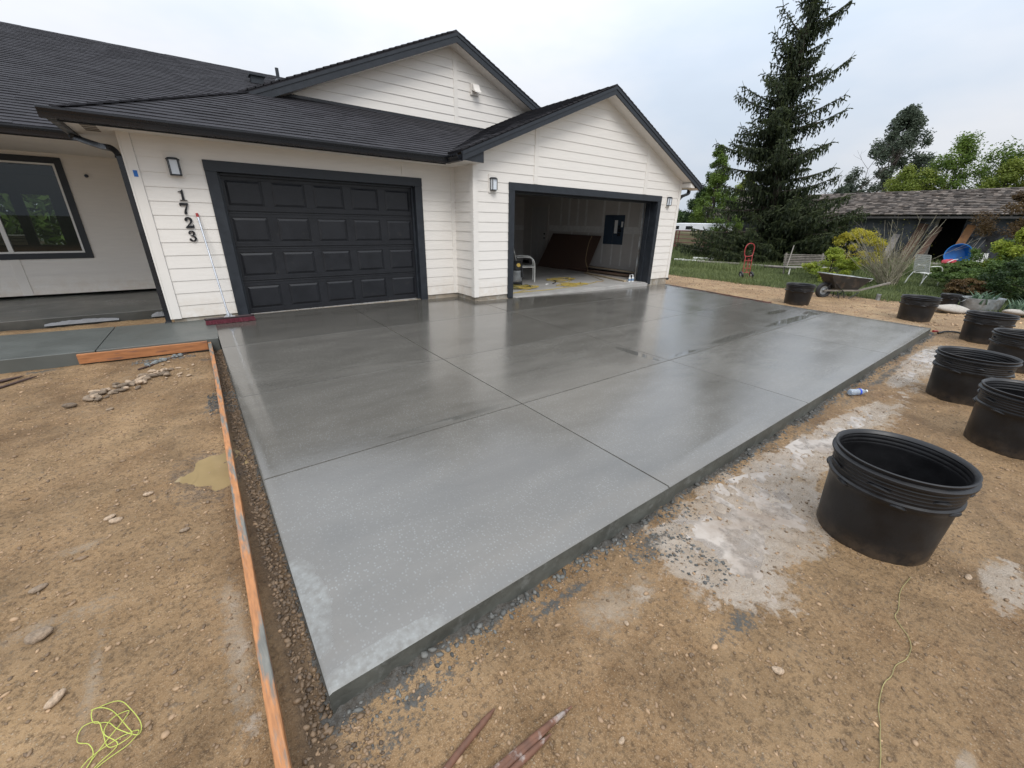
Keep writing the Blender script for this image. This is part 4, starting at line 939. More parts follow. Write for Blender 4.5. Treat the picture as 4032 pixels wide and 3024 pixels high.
form_board([(0.476, -1.235), (0.474, -2.2), (0.466, -3.2), (0.452, -4.2), (0.440, -5.1), (0.430, -5.9), (0.424, -6.6), (0.421, -7.6)], 0.038, 0.13, lambda x, y: 0.050+(y+1.2)*0.0040, FORMWY, 'long orange-stained form board running beside the left edge of the driveway into the foreground')
form_board([(0.452, -1.322), (-0.1, -1.268), (-0.765, -1.206)], 0.036, 0.11, lambda x, y: 0.072, FORMW, 'short orange-stained form board along the front of the walkway', 2)
form_board([(10.885, -3.95), (10.89, -3.58), (11.40, -1.70), (11.69, -0.60)], 0.038, 0.16, lambda x, y: S(x, y)+float(SOFF(x, y))+0.016, mat('wet_dark_form', (0.10, 0.030, 0.016), 0.4, 0.5, 6, 0.3, 60, 0.002, col2=(0.02, 0.012, 0.01), c2scale=3), 'wet dark red form board along the far right edge of the driveway', 4)

# ------------------------------------------------ nursery pots
def pot_profile(h, rb_, rt_, seed):
    P = [(0.0, 0.012), (rb_-0.02, 0.012), (rb_-0.006, 0.0), (rb_, 0.012)]
    r = lambda z: rb_+(rt_-0.012-rb_)*(z/h)
    zc = h*0.66
    for z in np.linspace(0.03, zc-0.02, 8): P.append((r(z), z))
    P += [(r(zc)+0.004, zc), (r(zc)+0.014, zc+0.012), (r(zc)+0.014, zc+0.026), (r(zc)+0.003, zc+0.034)]
    z = zc+0.045
    while z < h-0.065: P += [(r(z)+0.002, z), (r(z)+0.0042, z+0.005), (r(z)+0.002, z+0.010)]; z += 0.021
    P += [(r(h-.06)+.004, h-.058), (rt_+.006, h-.048), (rt_+.007, h-.036), (r(h-.03)+.004, h-.026), (rt_-.003, h-.012), (rt_, h-.004), (rt_-.006, h), (rt_-.014, h-.004)]
    z = h-0.02
    while z > h*0.86: P += [(r(z)-.010, z), (r(z)-.007, z-.008), (r(z)-.010, z-.016)]; z -= 0.024
    for z in np.linspace(h*0.83, 0.03, 7): P.append((r(z)-.007, z))
    P += [(rb_-.02, .022), (0, .022)]
    return P
def make_pot(name, label, x, y, h=0.50, rb_=0.258, rt_=0.302, rot=0.0, lean=(0, 0), group='large black nursery pots beside the driveway', seed=0):
    z = gz(x, y)-0.012; rr = random.Random(seed)
    t = thing(name, label, 'plant pot', (x, y, z), rot, group)
    M = Matrix.Rotation(lean[0], 4, 'X') @ Matrix.Rotation(lean[1], 4, 'Y')
    m = MB(); prof = pot_profile(h, rb_, rt_, seed); n = 96
    V = []
    for r_, zz in prof:
        for j in range(n):
            th = 2*math.pi*j/n; w = 1+0.006*math.sin(2*th+seed)*(zz/h)+0.003*math.sin(5*th+seed*2); z_ = zz
            if zz < 0.015 and r_ > rb_-0.03: z_ = zz+0.006*max(0, math.sin(26*th))
            V.append(M @ Vector((r_*w*math.cos(th), r_*w*math.sin(th), z_)))
    F = [(i*n+j, i*n+(j+1) % n, (i+1)*n+(j+1) % n, (i+1)*n+j) for i in range(len(prof)-1) for j in range(n)]
    m.add(V, F)
    child('wall', m, BLACKP, t, smooth=True)
    # grip lugs: staggered short arcs
    for ring, (zz, k, bul) in enumerate(((h*0.80, 7, .012), (h*0.675, 7, .016), (h-.045, 7, .010))):
        for q in range(k):
            a0 = 2*math.pi*(q+ring*0.37)/k+seed; span = 0.17*rr.uniform(0.8, 1.2)
            pts = []; rad = []
            for i in range(9):
                a = a0+span*(i/4-1); r_ = rb_+(rt_-0.012-rb_)*(zz/h)+0.006
                rr0 = 0.002+bul*.62*math.sin(math.pi*i/8)**0.6; pts.append(M @ Vector(((r_+rr0-.004)*math.cos(a), (r_+rr0-.004)*math.sin(a), zz+0.006*math.sin(i*.5)))); rad.append(rr0)
            mb = MB(); mb.tube(pts, rad, 8); child('grip_lug', mb, BLACKP, t, smooth=True)
    return t
NP = 'nursery_pot'
make_pot(NP, 'large empty black nursery pot in the foreground, nearest of all the pots', 3.375, -7.524, 0.545, 0.258, 0.296, 0.3, seed=1)
make_pot(NP, 'black nursery pot cut by the right edge just behind the nearest pot', 5.711, -7.915, 0.52, 0.262, 0.302, 1.2, seed=2)
make_pot(NP, 'black nursery pot beside the puddle, nearest the driveway edge of the cluster on the right', 6.922, -7.48, 0.52, 0.262, 0.308, 2.2, seed=3)
make_pot(NP, 'black nursery pot cut by the right edge in the middle of the row', 9.15, -7.724, 0.50, 0.262, 0.304, 0.7, seed=4)
make_pot(NP, 'black nursery pot just beyond the far corner of the driveway beside the hose', 11.067, -7.266, 0.50, 0.258, 0.306, 2.9, seed=5)
make_pot(NP, 'black nursery pot standing behind the right end of the driveway', 12.508, -6.148, 0.50, 0.262, 0.312, 1.7, seed=6)
make_pot(NP, 'black nursery pot behind the driveway edge in front of the wheelbarrow', 12.348, -3.979, 0.50, 0.262, 0.312, 0.1, seed=7)

# plastic bottle on the dirt
CLEARP = mat('clear_plastic', (0.55, 0.62, 0.70), 0.12, 0.08, 12, 0.3, 50, 0.002, trans=0.55, ior=1.35)
BX, BY = 6.05, -6.80
t = thing('water_bottle', 'clear plastic water bottle with blue band lying on the mud beside the driveway edge', 'bottle', (BX, BY, gz(BX, BY)+0.036), math.atan2(-0.10, 0.21))
Mx = Matrix.Rotation(R(90), 4, 'Y')
m = MB(); m.lathe([(0, -0.12), (0.026, -0.12), (0.034, -0.105), (0.033, -0.06), (0.0345, -0.05), (0.033, -0.04), (0.034, 0.03), (0.030, 0.05), (0.014, 0.082), (0.0125, 0.10), (0.0, 0.10)], n=22, M=Mx); child('body', m, CLEARP, t, smooth=True)
m = MB(); m.lathe([(0.0352, -0.012), (0.0352, 0.012)], n=22, M=Mx); child('label_band', m, mat('blue_label', (0.01, 0.06, 0.50), 0.4, bump=0), t)
m = MB(); m.lathe([(0.0145, 0.095), (0.0145, 0.112), (0.0, 0.113)], n=16, M=Mx); child('cap', m, WHITEP, t)

# ------------------------------------------------ garage contents
def slat_chair(name, label, loc, rz, group=None, stain=WHITEM):
    t = thing(name, label, 'chair', loc, rz, group)
    # x: facing direction, y: width
    W2 = 0.27
    for s in (-1, 1):
        m = MB(); y = s*W2
        m.tube(bez([(0.27, y, 0.0), (0.265, y, 0.30), (0.245, y, 0.52), (0.17, y, 0.625), (0.0, y, 0.655), (-0.22, y, 0.64)], 5), 0.0155, 8); child('arm', m, stain, t, smooth=True)
        m = MB(); m.tube([(-0.38, y, 0.0), (-0.30, y, 0.25), (-0.20, y, 0.42), (-0.13, y, 0.44)], 0.0155, 8); child('leg', m, stain, t, smooth=True)
        m = MB(); m.tube([(0.255, y*.97, 0.40), (0.0, y*.97, 0.385), (-0.16, y*.97, 0.39), (-0.24, y*.97, 0.55), (-0.36, y*.93, 1.0)], 0.012, 8); child('side_rail', m, stain, t, smooth=True)
    m = MB()
    for k in range(7): x = 0.24-k*0.058; m.box((x-0.024, -W2*.95, 0.392+0.001*k), (x+0.024, W2*.95, 0.403+0.001*k))
    child('seat', m, stain, t, bevel=0.003)
    m = MB()
    for k in range(10):
        z = 0.47+k*0.058; x = -0.185-0.175*(z-0.42)/0.58; 
        m.add([(x, -W2*.93, z-.024), (x, W2*.93, z-.024), (x-.015, W2*.93, z+.024), (x-.015, -W2*.93, z+.024), (x-.012, -W2*.93, z-.024), (x-.012, W2*.93, z-.024), (x-.027, W2*.93, z+.024), (x-.027, -W2*.93, z+.024)], [(0, 1, 2, 3), (7, 6, 5, 4), (0, 4, 5, 1), (3, 2, 6, 7)])
    child('backrest', m, stain, t)
    return t
slat_chair('patio_chair', 'white metal slatted patio chair inside the open garage behind the shop vacuum', (7.83, 1.295, FL), math.atan2(-0.61, 0.79)+0.05)
# shop vacuum
VX = Vector((7.0, 0.9, FL))+LAT*0.18
t = thing('shop_vacuum', 'black and yellow wet-dry shop vacuum with a steel tank just inside the open garage', 'vacuum', tuple(VX), math.atan2(-.61, .79))
m = MB(); m.lathe([(0, .09), (.155, .09), (.16, .10), (.16, .33), (.166, .34), (.166, .36), (.155, .37), (0, .37)], n=28); child('tank', m, GALV, t, smooth=True)
m = MB(); m.lathe([(0, .37), (.165, .37), (.175, .40), (.16, .50), (.10, .57), (0, .585)], n=20); m.box((-.13, -.03, .575), (.13, .03, .60)); m.box((-.14, -.04, .50), (-.10, .04, .585)); m.box((.10, -.04, .50), (.14, .04, .585)); m.beam((.15, -.1, .44), (.17, -.09, .20), .05, .04); m.beam((-.17, -.06, .44), (-.175, -.05, .15), .04, .05); child('motor_head', m, BLKC, t)
m = MB(); m.box((-.14, -.16, .50), (-.09, -.10, .53)); child('latch', m, mat('yellow_plastic', (0.55, 0.36, 0.03), 0.4, bump=0), t)
m = MB(); m.lathe([(0, .03), (.045, .03), (.055, 0)], n=14, M=Matrix.Translation((.06, -.125, .50)) @ Matrix.Rotation(R(70), 4, 'X')); child('yellow_trim', m, mat('yellow_plastic', (0.55, 0.36, 0.03), 0.4, bump=0), t)
m = MB(); m.box((-.17, -.15, .04), (.17, .15, .09)); child('base', m, BLKC, t, bevel=.01)
for a in ((-.15, -.13), (.15, -.13), (-.15, .13), (.15, .13)):
    m = MB(); m.lathe([(0, -.012), (.025, -.012), (.025, .012), (0, .012)], n=12, M=Matrix.Translation((a[0], a[1], .025)) @ Matrix.Rotation(R(90), 4, 'X')); child('caster', m, BLKC, t)
def squiggle(cx, cy, rx, ry, loops, z, seed, n=26, jit=.42):
    rr = random.Random(seed); P = []
    for i in range(int(loops*n/2)):
        a = 2*math.pi*i/(n/2); k = 1+rr.uniform(-jit, jit); off = 0.25*math.sin(i*.21)
        P.append((cx+rx*k*math.cos(a)*(1-.1*off), cy+ry*k*math.sin(a)+ry*off, z+0.008+0.006*(i % 5)))
    return P
m = MB(); P_ = squiggle(8.9, 0.9, 0.45, 0.20, 3, FL, 1)+[(8.55, 0.3, FL+.01), (8.2, 0.15, FL+.01)]+squiggle(8.35, -0.05, 0.42, 0.15, 2.5, FL, 2)+[(8.9, -0.1, FL+.01), (9.4, 0.0, FL+.02)]
m.tube(bez(P_, 3), 0.0085, 6); o = m.build('extension_cord', YELC, smooth=True); tag(o, 'tangled yellow extension cord in the middle of the open garage floor', 'cord')
m = MB(); P_ = squiggle(6.95, 0.10, 0.30, 0.14, 3, FL+.02, 4)+[(6.8, -0.1, FL+.01), (6.2, -0.35, FL+.01), (5.95, -0.45, FL+.01)]
m.tube(bez(P_, 3), 0.0085, 6); o = m.build('extension_cord', YELC, smooth=True); tag(o, 'yellow extension cord coiled over the hose in front of the shop vacuum', 'cord')
m = MB(); m.tube(bez([(5.95, -0.30, FL+.012), (6.6, -0.33, FL+.01), (7.3, -0.36, FL+.01), (7.9, -0.28, FL+.01), (8.5, -0.26, FL+.01), (8.75, 0.0, FL+.01), (8.5, 0.4, FL+.01), (8.4, 0.8, FL+.015)], 8), 0.0085, 6); o = m.build('extension_cord', YELC, smooth=True); tag(o, 'single yellow cord line stretched along the front of the garage floor', 'cord')
m = MB(); m.tube(bez(squiggle(6.75, 0.2, 0.38, 0.2, 1.5, FL+.015, 9, jit=.08), 5), 0.024, 8); o = m.build('vacuum_hose', mat('black_yellow_hose', (0.10, 0.085, 0.02), .5, bump=0), smooth=True); tag(o, 'thick dark corrugated vacuum hose coiled on the garage floor under the yellow cord', 'hose')
m = MB(); m.tube(bez([(8.05, .35, FL+.02), (8.3, .5, FL+.02), (8.5, .75, FL+.02), (8.6, 1.0, FL+.03)], 6), .009, 6); o = m.build('extension_cord', BLKC, smooth=True); tag(o, 'short black cord lying across the yellow tangle in the garage', 'cord')
m = MB(); m.tube(bez([(11.30, 2.05, 1.23), (11.12, 2.0, 1.0), (10.98, 1.95, .5), (10.9, 1.75, .2), (10.6, 1.4, FL+.01), (10.1, .6, FL+.01), (9.8, .1, FL+.01), (9.4, .05, FL+.01)], 8), .0085, 6); o = m.build('extension_cord', mat('tan_cord', (.36, .26, .14), .6, bump=0), smooth=True); tag(o, 'tan cord hanging over the brown board and down to the garage floor', 'cord')
# brown hardboard sheet leaning on the right wall
m = MB(); a, b, c_, d = Vector((10.98, 4.40, FL)), Vector((10.86, 1.78, FL)), Vector((11.40, 1.74, 1.225)), Vector((11.42, 4.10, 1.245)); off = Vector((0.012, 0, 0.006))
m.add([a, b, c_, d, a+off, b+off, c_+off, d+off], [(0, 1, 2, 3), (7, 6, 5, 4), (0, 4, 5, 1), (1, 5, 6, 2), (2, 6, 7, 3), (3, 7, 4, 0)]); o = m.build('hardboard_sheet', BROWNB, fixn=True); tag(o, 'large dark brown hardboard sheet leaning on the right wall inside the garage', 'board')
rr = random.Random(8)
for i in range(9):
    z = FL+0.012+0.022*(i % 5); x = 10.98+0.06*(i % 4)+(0.0 if i < 5 else .12); y0_ = rr.uniform(-.15, .1); y1_ = y0_+rr.uniform(2.0, 3.0)
    m = MB(); m.beam((x, y0_, z+(.10 if i > 5 else 0)), (x+rr.uniform(-.1, .15), y1_, z+(.12 if i > 5 else 0)), .10 if i % 3 else .14, .019)
    o = m.build('trim_board', (mat('pre_primed_trim', (.30, .27, .25), .7, bump=0), mat('red_brown_trim', (.13, .075, .055), .6, bump=0), PINEW)[i % 3]); tag(o, 'length of leftover trim in the low stack along the right wall of the garage', 'board', 'leftover trim boards stacked in the garage')
m = MB(); m.beam((10.75, 1.7, FL+.02), (10.22, -.33, FL+.02), .09, .038); o = m.build('lumber_stud', PINEW); tag(o, 'single pale lumber stud lying on the garage floor beside the trim stack', 'board')
def spray(x, y, label):
    t = thing('spray_bottle', label, 'bottle', (x, y, FL-.015), rr.uniform(0, 6), 'spray bottles by the garage opening')
    m = MB(); m.lathe([(0, 0), (.034, 0), (.036, .02), (.035, .12), (.016, .155), (.013, .175), (0, .175)], n=16); child('body', m, WHITEP, t, smooth=True)
    m = MB(); m.lathe([(.0365, .04), (.0365, .10)], n=16); child('label_band', m, mat('pale_blue_label', (.18, .28, .42), .5, bump=0), t)
    m = MB(); m.lathe([(.017, .172), (.017, .195), (.008, .20), (0, .2)], n=12); m.beam((0, 0, .205), (.04, 0, .205), .016, .02); child('cap', m, WHITEP, t)
spray(10.37, -.36, 'white bottle, left of the pair standing at the right side of the garage opening'); spray(10.48, -.38, 'white bottle, right of the pair standing at the right side of the garage opening')
m = MB(); v = [(7.85+.06*math.cos(k)+.012*math.sin(3*k), .35+.035*math.sin(k), FL+.004+.014*abs(math.sin(2.3*k))) for k in np.linspace(0, 6.2, 12)]; m.add(v+[(7.85, .35, FL+.03)], [(i, (i+1) % 12, 12) for i in range(12)]); o = m.build('paper_scrap', WHITEP); tag(o, 'small crumpled white scrap on the garage floor', 'paper')
m = MB(); m.box((10.35, 5.92, 1.62), (10.52, 5.944, 1.85)); o = m.build('wall_notice', mat('blue_notice', (.06, .22, .38), .6, .4, 30, 0)); tag(o, 'small blue and white notice on the dark back wall of the garage', 'notice')

# ------------------------------------------------ stakes, string, cobbles, debris
def rod(name, p, q, r0, label, group, m=RUST, bend=0.0, n=14, r1=None):
    p = Vector(p); q = Vector(q); P = []; RR = []
    for i in range(n):
        t = i/(n-1); s_ = p.lerp(q, t); nr = Vector((-(q-p).y, (q-p).x, 0)).normalized(); P.append(s_+nr*bend*math.sin(math.pi*t)); RR.append((r0*(1-t)+(r1 or r0)*t)*(0.25 if i in (0,) and r1 else 1)*(1 if i < n-2 else (.72 if i == n-2 else .25)))
    mb = MB(); mb.tube(P, RR, 10); o = mb.build(name, m, smooth=True); tag(o, label, 'stake', group); return o
def zg(x, y, dz=0.0): return gz(x, y)+dz
SG = 'rusty steel form stakes in the foreground'
for (x0, y0, x1, y1, dz0, dz1), lb, r_ in (((0.72, -7.07, 1.055, -6.985, .016, .010), 'rusty orange steel stake, leftmost of the stakes at the bottom edge', .0085),
    ((0.60, -7.13, 1.285, -7.145, .020, .008), 'longest rusty steel stake crusted with pale concrete at the bottom edge', .0085),
    ((0.62, -7.145, 1.17, -7.150, .012, .006), 'rusty steel stake with pale crust tucked in the middle of the stakes', .0075),
    ((0.66, -7.175, 1.165, -7.165, .010, .008), 'grey-brown steel stake, lowest of the stakes at the bottom edge', .008)):
    rod('steel_stake', (x0, y0, zg(x0, y0, dz0)), (x1, y1, zg(x1, y1, dz1)), r_*1.35, lb, SG, bend=.004)
SG2 = 'rusty steel stakes lying on the dirt by the walkway'
for (x0, y0, x1, y1), lb in (((-1.42, -1.62, -1.17, -1.375), 'rusty stake lying highest in the bunch near the left edge'), ((-1.45, -1.56, -1.22, -1.42), 'rusty stake in the middle of the bunch near the left edge'), ((-1.42, -1.95, -1.05, -1.49), 'long rusty stake lying lowest near the left edge')):
    rod('steel_stake', (x0, y0, zg(x0, y0, .014)), (x1, y1, zg(x1, y1, .016)), .011, lb, SG2, bend=.005, m=mat('dark_rust', (.06, .035, .028), .7, .3, 20, .4, 80))
rod('steel_stake', (-.22, -1.80, zg(-.22, -1.8, .012)), (.24, -1.30, zg(.24, -1.3, .012)), .010, 'rusty stake half covered with grey concrete beside the short form board', SG2, m=mat('dark_rust', (.06, .035, .028)), bend=.005)
m = MB(); rr = random.Random(4)
for i in range(26):
    t_ = rr.random(); p_ = Vector((-.14, -1.70, 0)).lerp(Vector((.16, -1.37, 0)), t_); x, y = p_.x+rr.gauss(0, .018), p_.y+rr.gauss(0, .018); s_ = rr.uniform(.012, .028)
    m.lathe([(0, s_), (s_*.7, s_*.7), (s_, 0), (s_*.8, -s_*.3)], (x, y, zg(x, y, .012)), 6)
o = m.build('concrete_lumps', mat('grey_mortar_lump', (.16, .17, .165), .8, .25, 20, .5, 60), fixn=True); tag(o, 'grey lumps of dried concrete over the stake by the walkway', 'concrete', kind='stuff')
# mason's string tangle
STR = mat('neon_yellow_string', (.42, .47, .09), .6, .1, 10, 0)
P_ = [(-.085, -6.16), (-.01, -6.185), (.03, -6.25), (.055, -6.31), (.05, -6.35), (.0, -6.30), (-.03, -6.25), (-.07, -6.22), (-.075, -6.17), (-.03, -6.20), (.02, -6.30), (.035, -6.345), (-.02, -6.34), (-.04, -6.28), (-.055, -6.235), (-.10, -6.21), (-.105, -6.26), (-.07, -6.30), (-.06, -6.34), (-.085, -6.40), (-.10, -6.50), (-.08, -6.38), (-.04, -6.33), (.01, -6.275), (.02, -6.24), (-.02, -6.245), (-.035, -6.29), (.0, -6.345), (-.045, -6.38), (-.075, -6.42), (-.09, -6.55), (-.06, -6.40), (.03, -6.37), (.05, -6.33), (.0, -6.33), (-.08, -6.36), (-.11, -6.48)]
m = MB(); m.tube(bez([(x, y, zg(x, y, .006+.005*(i % 3))) for i, (x, y) in enumerate(P_)], 6), .0013, 5); o = m.build('mason_string', STR, smooth=True); tag(o, 'tangled bright yellow-green mason string on the dirt at the lower left', 'string')
P_ = [(3.12, -7.75), (2.97, -7.74), (2.82, -7.76), (2.76, -7.76), (2.72, -7.79), (2.68, -7.82), (2.62, -7.84), (2.54, -7.84), (2.46, -7.82), (2.39, -7.82), (2.32, -7.81), (2.21, -7.82), (2.14, -7.84), (2.09, -7.85), (2.0, -7.87), (1.8, -7.9)]
m = MB(); m.tube(bez([(x, y, zg(x, y, .004)) for x, y in P_], 6), .0016, 5); o = m.build('mason_string', mat('muddy_string', (.26, .22, .09), .7, .3, 20, 0), smooth=True); tag(o, 'thin muddy yellow string running from the nearest pot to the bottom edge', 'string')
# black hose and red fitting beyond the slab corner
m = MB(); m.tube(bez([(11.22, -6.72, zg(11.2, -6.7, .02)), (11.4, -6.80, -.15), (11.5, -6.95, -.15), (11.3, -7.1, -.15), (11.9, -7.0, -.15), (12.1, -7.3, -.15)], 8), .017, 8); o = m.build('garden_hose', BLKC, smooth=True); tag(o, 'black hose on the ground at the far right corner of the driveway', 'hose')
m = MB(); m.tube([(11.10, -6.66, -.13), (11.22, -6.70, -.14)], .02, 8); o = m.build('hose_nozzle', REDP); tag(o, 'small red hose fitting at the far right corner of the driveway', 'nozzle')

def stone_mesh(seed, n1=9, n2=6, flat=.6):
    rr = random.Random(seed); V = []; F = []
    ph = [rr.uniform(0, 6.28) for _ in range(6)]
    for i in range(n2+1):
        a = math.pi*i/n2
        for j in range(n1):
            b = 2*math.pi*j/n1; k = 1+.10*math.sin(2*b+ph[0])*math.sin(a)+.08*math.sin(3*b+ph[1]+a)+.06*math.cos(2*a+ph[2])
            V.append((k*math.sin(a)*math.cos(b), k*math.sin(a)*math.sin(b)*.78, k*math.cos(a)*flat))
    for i in range(n2):
        for j in range(n1): F.append((i*n1+j, (i+1)*n1+j, (i+1)*n1+(j+1) % n1, i*n1+(j+1) % n1))
    return V, F
protos = []
for s_ in range(6):
    for tn in (.8, 1.2, 2.0):
        m = MB(); V, F = stone_mesh(s_, 12, 8); m.add(V, F, tn); me = m.build('cobble', STONE, smooth='all'); protos.append(me.data); bpy.data.objects.remove(me)
def cobble(x, y, s_, label, group, k=None, sink=.35, rz=None, name='cobble', mesh=None):
    o = bpy.data.objects.new(name, mesh or protos[(k if k is not None else random.randrange(len(protos))) % len(protos)]); COL.objects.link(o)
    o.location = (x, y, zg(x, y)+s_*.6*(1-sink*2)+s_*.1); s_ *= .72 if group.startswith('single') else .95; o.scale = (s_*1.35, s_*.95, s_*.9); o.rotation_euler = (random.uniform(-.3, .3), random.uniform(-.3, .3), rz if rz is not None else random.uniform(0, 6.28))
    tag(o, label, 'stone', group); return o
rr = random.Random(12)
for i in range(64):   # heap by the walkway, elongated
    t_ = rr.random(); cx, cy = -.50+.55*t_, -2.62+.62*t_; x = cx+rr.gauss(0, .07); y = cy+rr.gauss(0, .07)
    o = cobble(x, y, rr.uniform(.018, .042), 'rounded tan river cobble in the little heap between the walkway and the puddle', 'river cobbles heaped on the dirt', i, sink=.12)
for i in range(14):
    x = .1+rr.gauss(0, .14); y = -2.1+rr.gauss(0, .2); cobble(x, y, rr.uniform(.012, .024), 'small pale pebble scattered right of the cobble heap', 'pale pebbles near the cobble heap', 3*i+2, sink=.2)
for x, y, s_, rz, lb in ((-.30, -5.66, .052, -.4, 'long brown cobble in the middle of the left dirt'), (-.19, -6.04, .035, .5, 'pale oval cobble near the yellow string tangle'), (-.13, -4.93, .032, .1, 'pair of pale cobbles, the lower one, left dirt'), (-.16, -4.88, .030, .3, 'pair of pale cobbles, the upper one, left dirt'), (.0, -4.72, .028, .1, 'tan cobble beside two white pebbles left of the muddy puddle'), (-.36, -5.33, .034, .2, 'brown flat cobble left of centre in the left dirt'), (-.34, -3.0, .03, 0, 'small grey-brown cobble alone between the heap and the puddle'), (.18, -5.25, .026, .2, 'smooth cobble lying close to the long form board'), (-1.05, -4.6, .03, 1, 'white cobble at the left edge of the dirt'), (1.72, -7.05, .016, 1.1, 'small white stone right of the stakes'), (2.05, -7.54, .026, -.9, 'smooth white pebble in the right foreground dirt'), (3.37, -7.93, .022, -.3, 'white oval pebble right of the nearest pot'), (1.35, -7.32, .014, 0, 'small white stone between the stakes and the string')):
    cobble(x, y, s_, lb, 'single cobbles scattered on the dirt', rz=rz, k=(2 if 'white' in lb or 'pale' in lb else 1))
FLAT = mat('flat_pale_rock', (.34, .31, .27), .8, .2, 10, .4, 40)
m = MB(); V, F = stone_mesh(3, 12, 8, .35); m.add(V, F, 1.0); frk = m.build('x', FLAT, smooth='all'); frm = frk.data; bpy.data.objects.remove(frk)
for x, y, s_, lb in ((14.35, -6.5, .28, 'long flat pale rock at the foot of the metal tub'), (14.2, -6.30, .09, 'small flat rock left of the metal tub'), (15.1, -7.45, .24, 'flat grey rock at the right edge beyond the pots'), (14.95, -7.05, .08, 'small pale rock between the tub and the iris leaves')):
    o = cobble(x, y, s_, lb, 'flat rocks edging the garden', name='flat_rock', mesh=frm, sink=.3, rz=-.6)
# loose gravel: uncountable
def gravel(name, pts, mt, label, seed=0):
    """pts: array of x,y,size,tint"""
    r2 = np.random.default_rng(seed); n = len(pts)
    base = np.array([(1, 0, 0), (0, 1, 0), (-1, 0, 0), (0, -1, 0), (0, 0, 1), (0, 0, -1)], float); fc = np.array([(0, 1, 4), (1, 2, 4), (2, 3, 4), (3, 0, 4), (1, 0, 5), (2, 1, 5), (3, 2, 5), (0, 3, 5)])
    # subdivide once -> 18 verts, 32 faces
    ed = {}; V = [tuple(v) for v in base]; F = []
    def mid(a, b):
        k = (min(a, b), max(a, b))
        if k not in ed: q = (np.array(V[a])+np.array(V[b]))/2; q /= np.linalg.norm(q); V.append(tuple(q*.97)); ed[k] = len(V)-1
        return ed[k]
    for a, b, c_ in fc: x, y, z = mid(a, b), mid(b, c_), mid(c_, a); F += [(a, x, z), (x, b, y), (z, y, c_), (x, y, z)]
    V = np.array(V); F = np.array(F); nv = len(V)
    an = r2.uniform(0, 6.28, n); sc = np.stack([r2.uniform(.8, 1.5, n), r2.uniform(.6, 1.0, n), r2.uniform(.4, .75, n)], 1)*pts[:, 2:3]
    jit = 1+r2.normal(0, .10, (n, nv, 1)); W = V[None]*jit*sc[:, None, :]
    c_, s_ = np.cos(an)[:, None], np.sin(an)[:, None]; X = W[:, :, 0]*c_-W[:, :, 1]*s_; Y = W[:, :, 0]*s_+W[:, :, 1]*c_
    zz = np.array([gz(a, b) for a, b in pts[:, :2]])
    co = np.stack([X+pts[:, 0:1], Y+pts[:, 1:2], W[:, :, 2]+zz[:, None]+sc[:, 2:3]*.25], -1).reshape(-1, 3)
    fa_ = (F[None]+(np.arange(n)*nv)[:, None, None]).reshape(-1, 3)
    me = bpy.data.meshes.new(name); me.vertices.add(len(co)); me.vertices.foreach_set('co', co.ravel()); me.loops.add(fa_.size); me.loops.foreach_set('vertex_index', fa_.ravel().astype(np.int32))
    me.polygons.add(len(fa_)); me.polygons.foreach_set('loop_start', (np.arange(len(fa_))*3).astype(np.int32)); me.polygons.foreach_set('loop_total', np.full(len(fa_), 3, np.int32)); me.update(calc_edges=True)
    at = me.attributes.new('tint', 'FLOAT', 'POINT'); at.data.foreach_set('value', np.repeat(pts[:, 3], nv)); me.materials.append(mt)
    o = bpy.data.objects.new(name, me); COL.objects.link(o); tag(o, label, 'gravel', kind='stuff')
GRAV = mat('mixed_grit', (.195, .128, .073), .6, .2, 30, .2, 120, .001, tint=True)
def scatter(n, box, smin, smax, seed, power=3.0, keep=None, tint=(.6, 1.7)):
    r2 = np.random.default_rng(seed); x = r2.uniform(box[0], box[1], n); y = r2.uniform(box[2], box[3], n); s_ = smin+(smax-smin)*r2.random(n)**power; t = r2.uniform(*tint, n)
    t = np.where(r2.random(n) < .03, t*1.7, t); k = np.ones(n, bool) if keep is None else keep(x, y); return np.stack([x, y, s_, t], 1)[k]
offslab = lambda x, y: ((x < .43) | (y < -6.70)) & ~((x < .6) & (y > -1.33+(x-.58)*-.094))
A_ = np.concatenate([scatter(330, (-1.5, .43, -7.0, -1.4), .006, .017, 101, 2.2, offslab, tint=(.6, 1.8)), scatter(200, (.5, 4.8, -8.4, -6.72), .005, .013, 102, 2.2, offslab, tint=(.6, 1.8)), scatter(9000, (-1.4, .43, -7.2, -1.35), .0015, .011, 1, 3.5, offslab), scatter(7000, (.5, 4.6, -8.4, -6.70), .0015, .0095, 2, 3.5, offslab), scatter(3500, (4.6, 11, -8.6, -6.8), .003, .014, 3, 3, offslab)])
gravel('gravel', A_, GRAV, 'loose grit and pebbles strewn over the bare dirt', 5)
A_ = np.concatenate([scatter(2600, (.493, .583, -6.7, -1.36), .004, .014, 6, 1.6, tint=(.25, .9)), scatter(500, (.47, .70, -7.1, -6.6), .003, .012, 7, 2, offslab, tint=(.3, 1.2))])
gravel('gravel', A_, GRAV, 'dark wet gravel filling the gap between the long form board and the slab', 8)
A_ = scatter(5200, (11.0, 15.3, -8.5, 1.5), .006, .028, 41, 3, tint=(.8, 2.3))
gravel('gravel', A_, GRAV, 'pale gravel along the path between the driveway and the lawn', 42)
CONG = mat('concrete_crumb', (.105, .104, .095), .7, .25, 20, .2, 120, .001, tint=True)
def crumb(n, seed):
    r2 = np.random.default_rng(seed); x = r2.uniform(.6, 10.8, n)**1.0; w_ = .03+.07*vnoise(x*1.3, x*0, 9); y = YS[0]-.012-np.abs(r2.normal(0, 1, n))*w_; s_ = .003+.019*r2.random(n)**3.0*np.exp(-np.abs(y-YS[0])/.10); return np.stack([x, y, s_, r2.uniform(.4, 1.4, n)], 1)
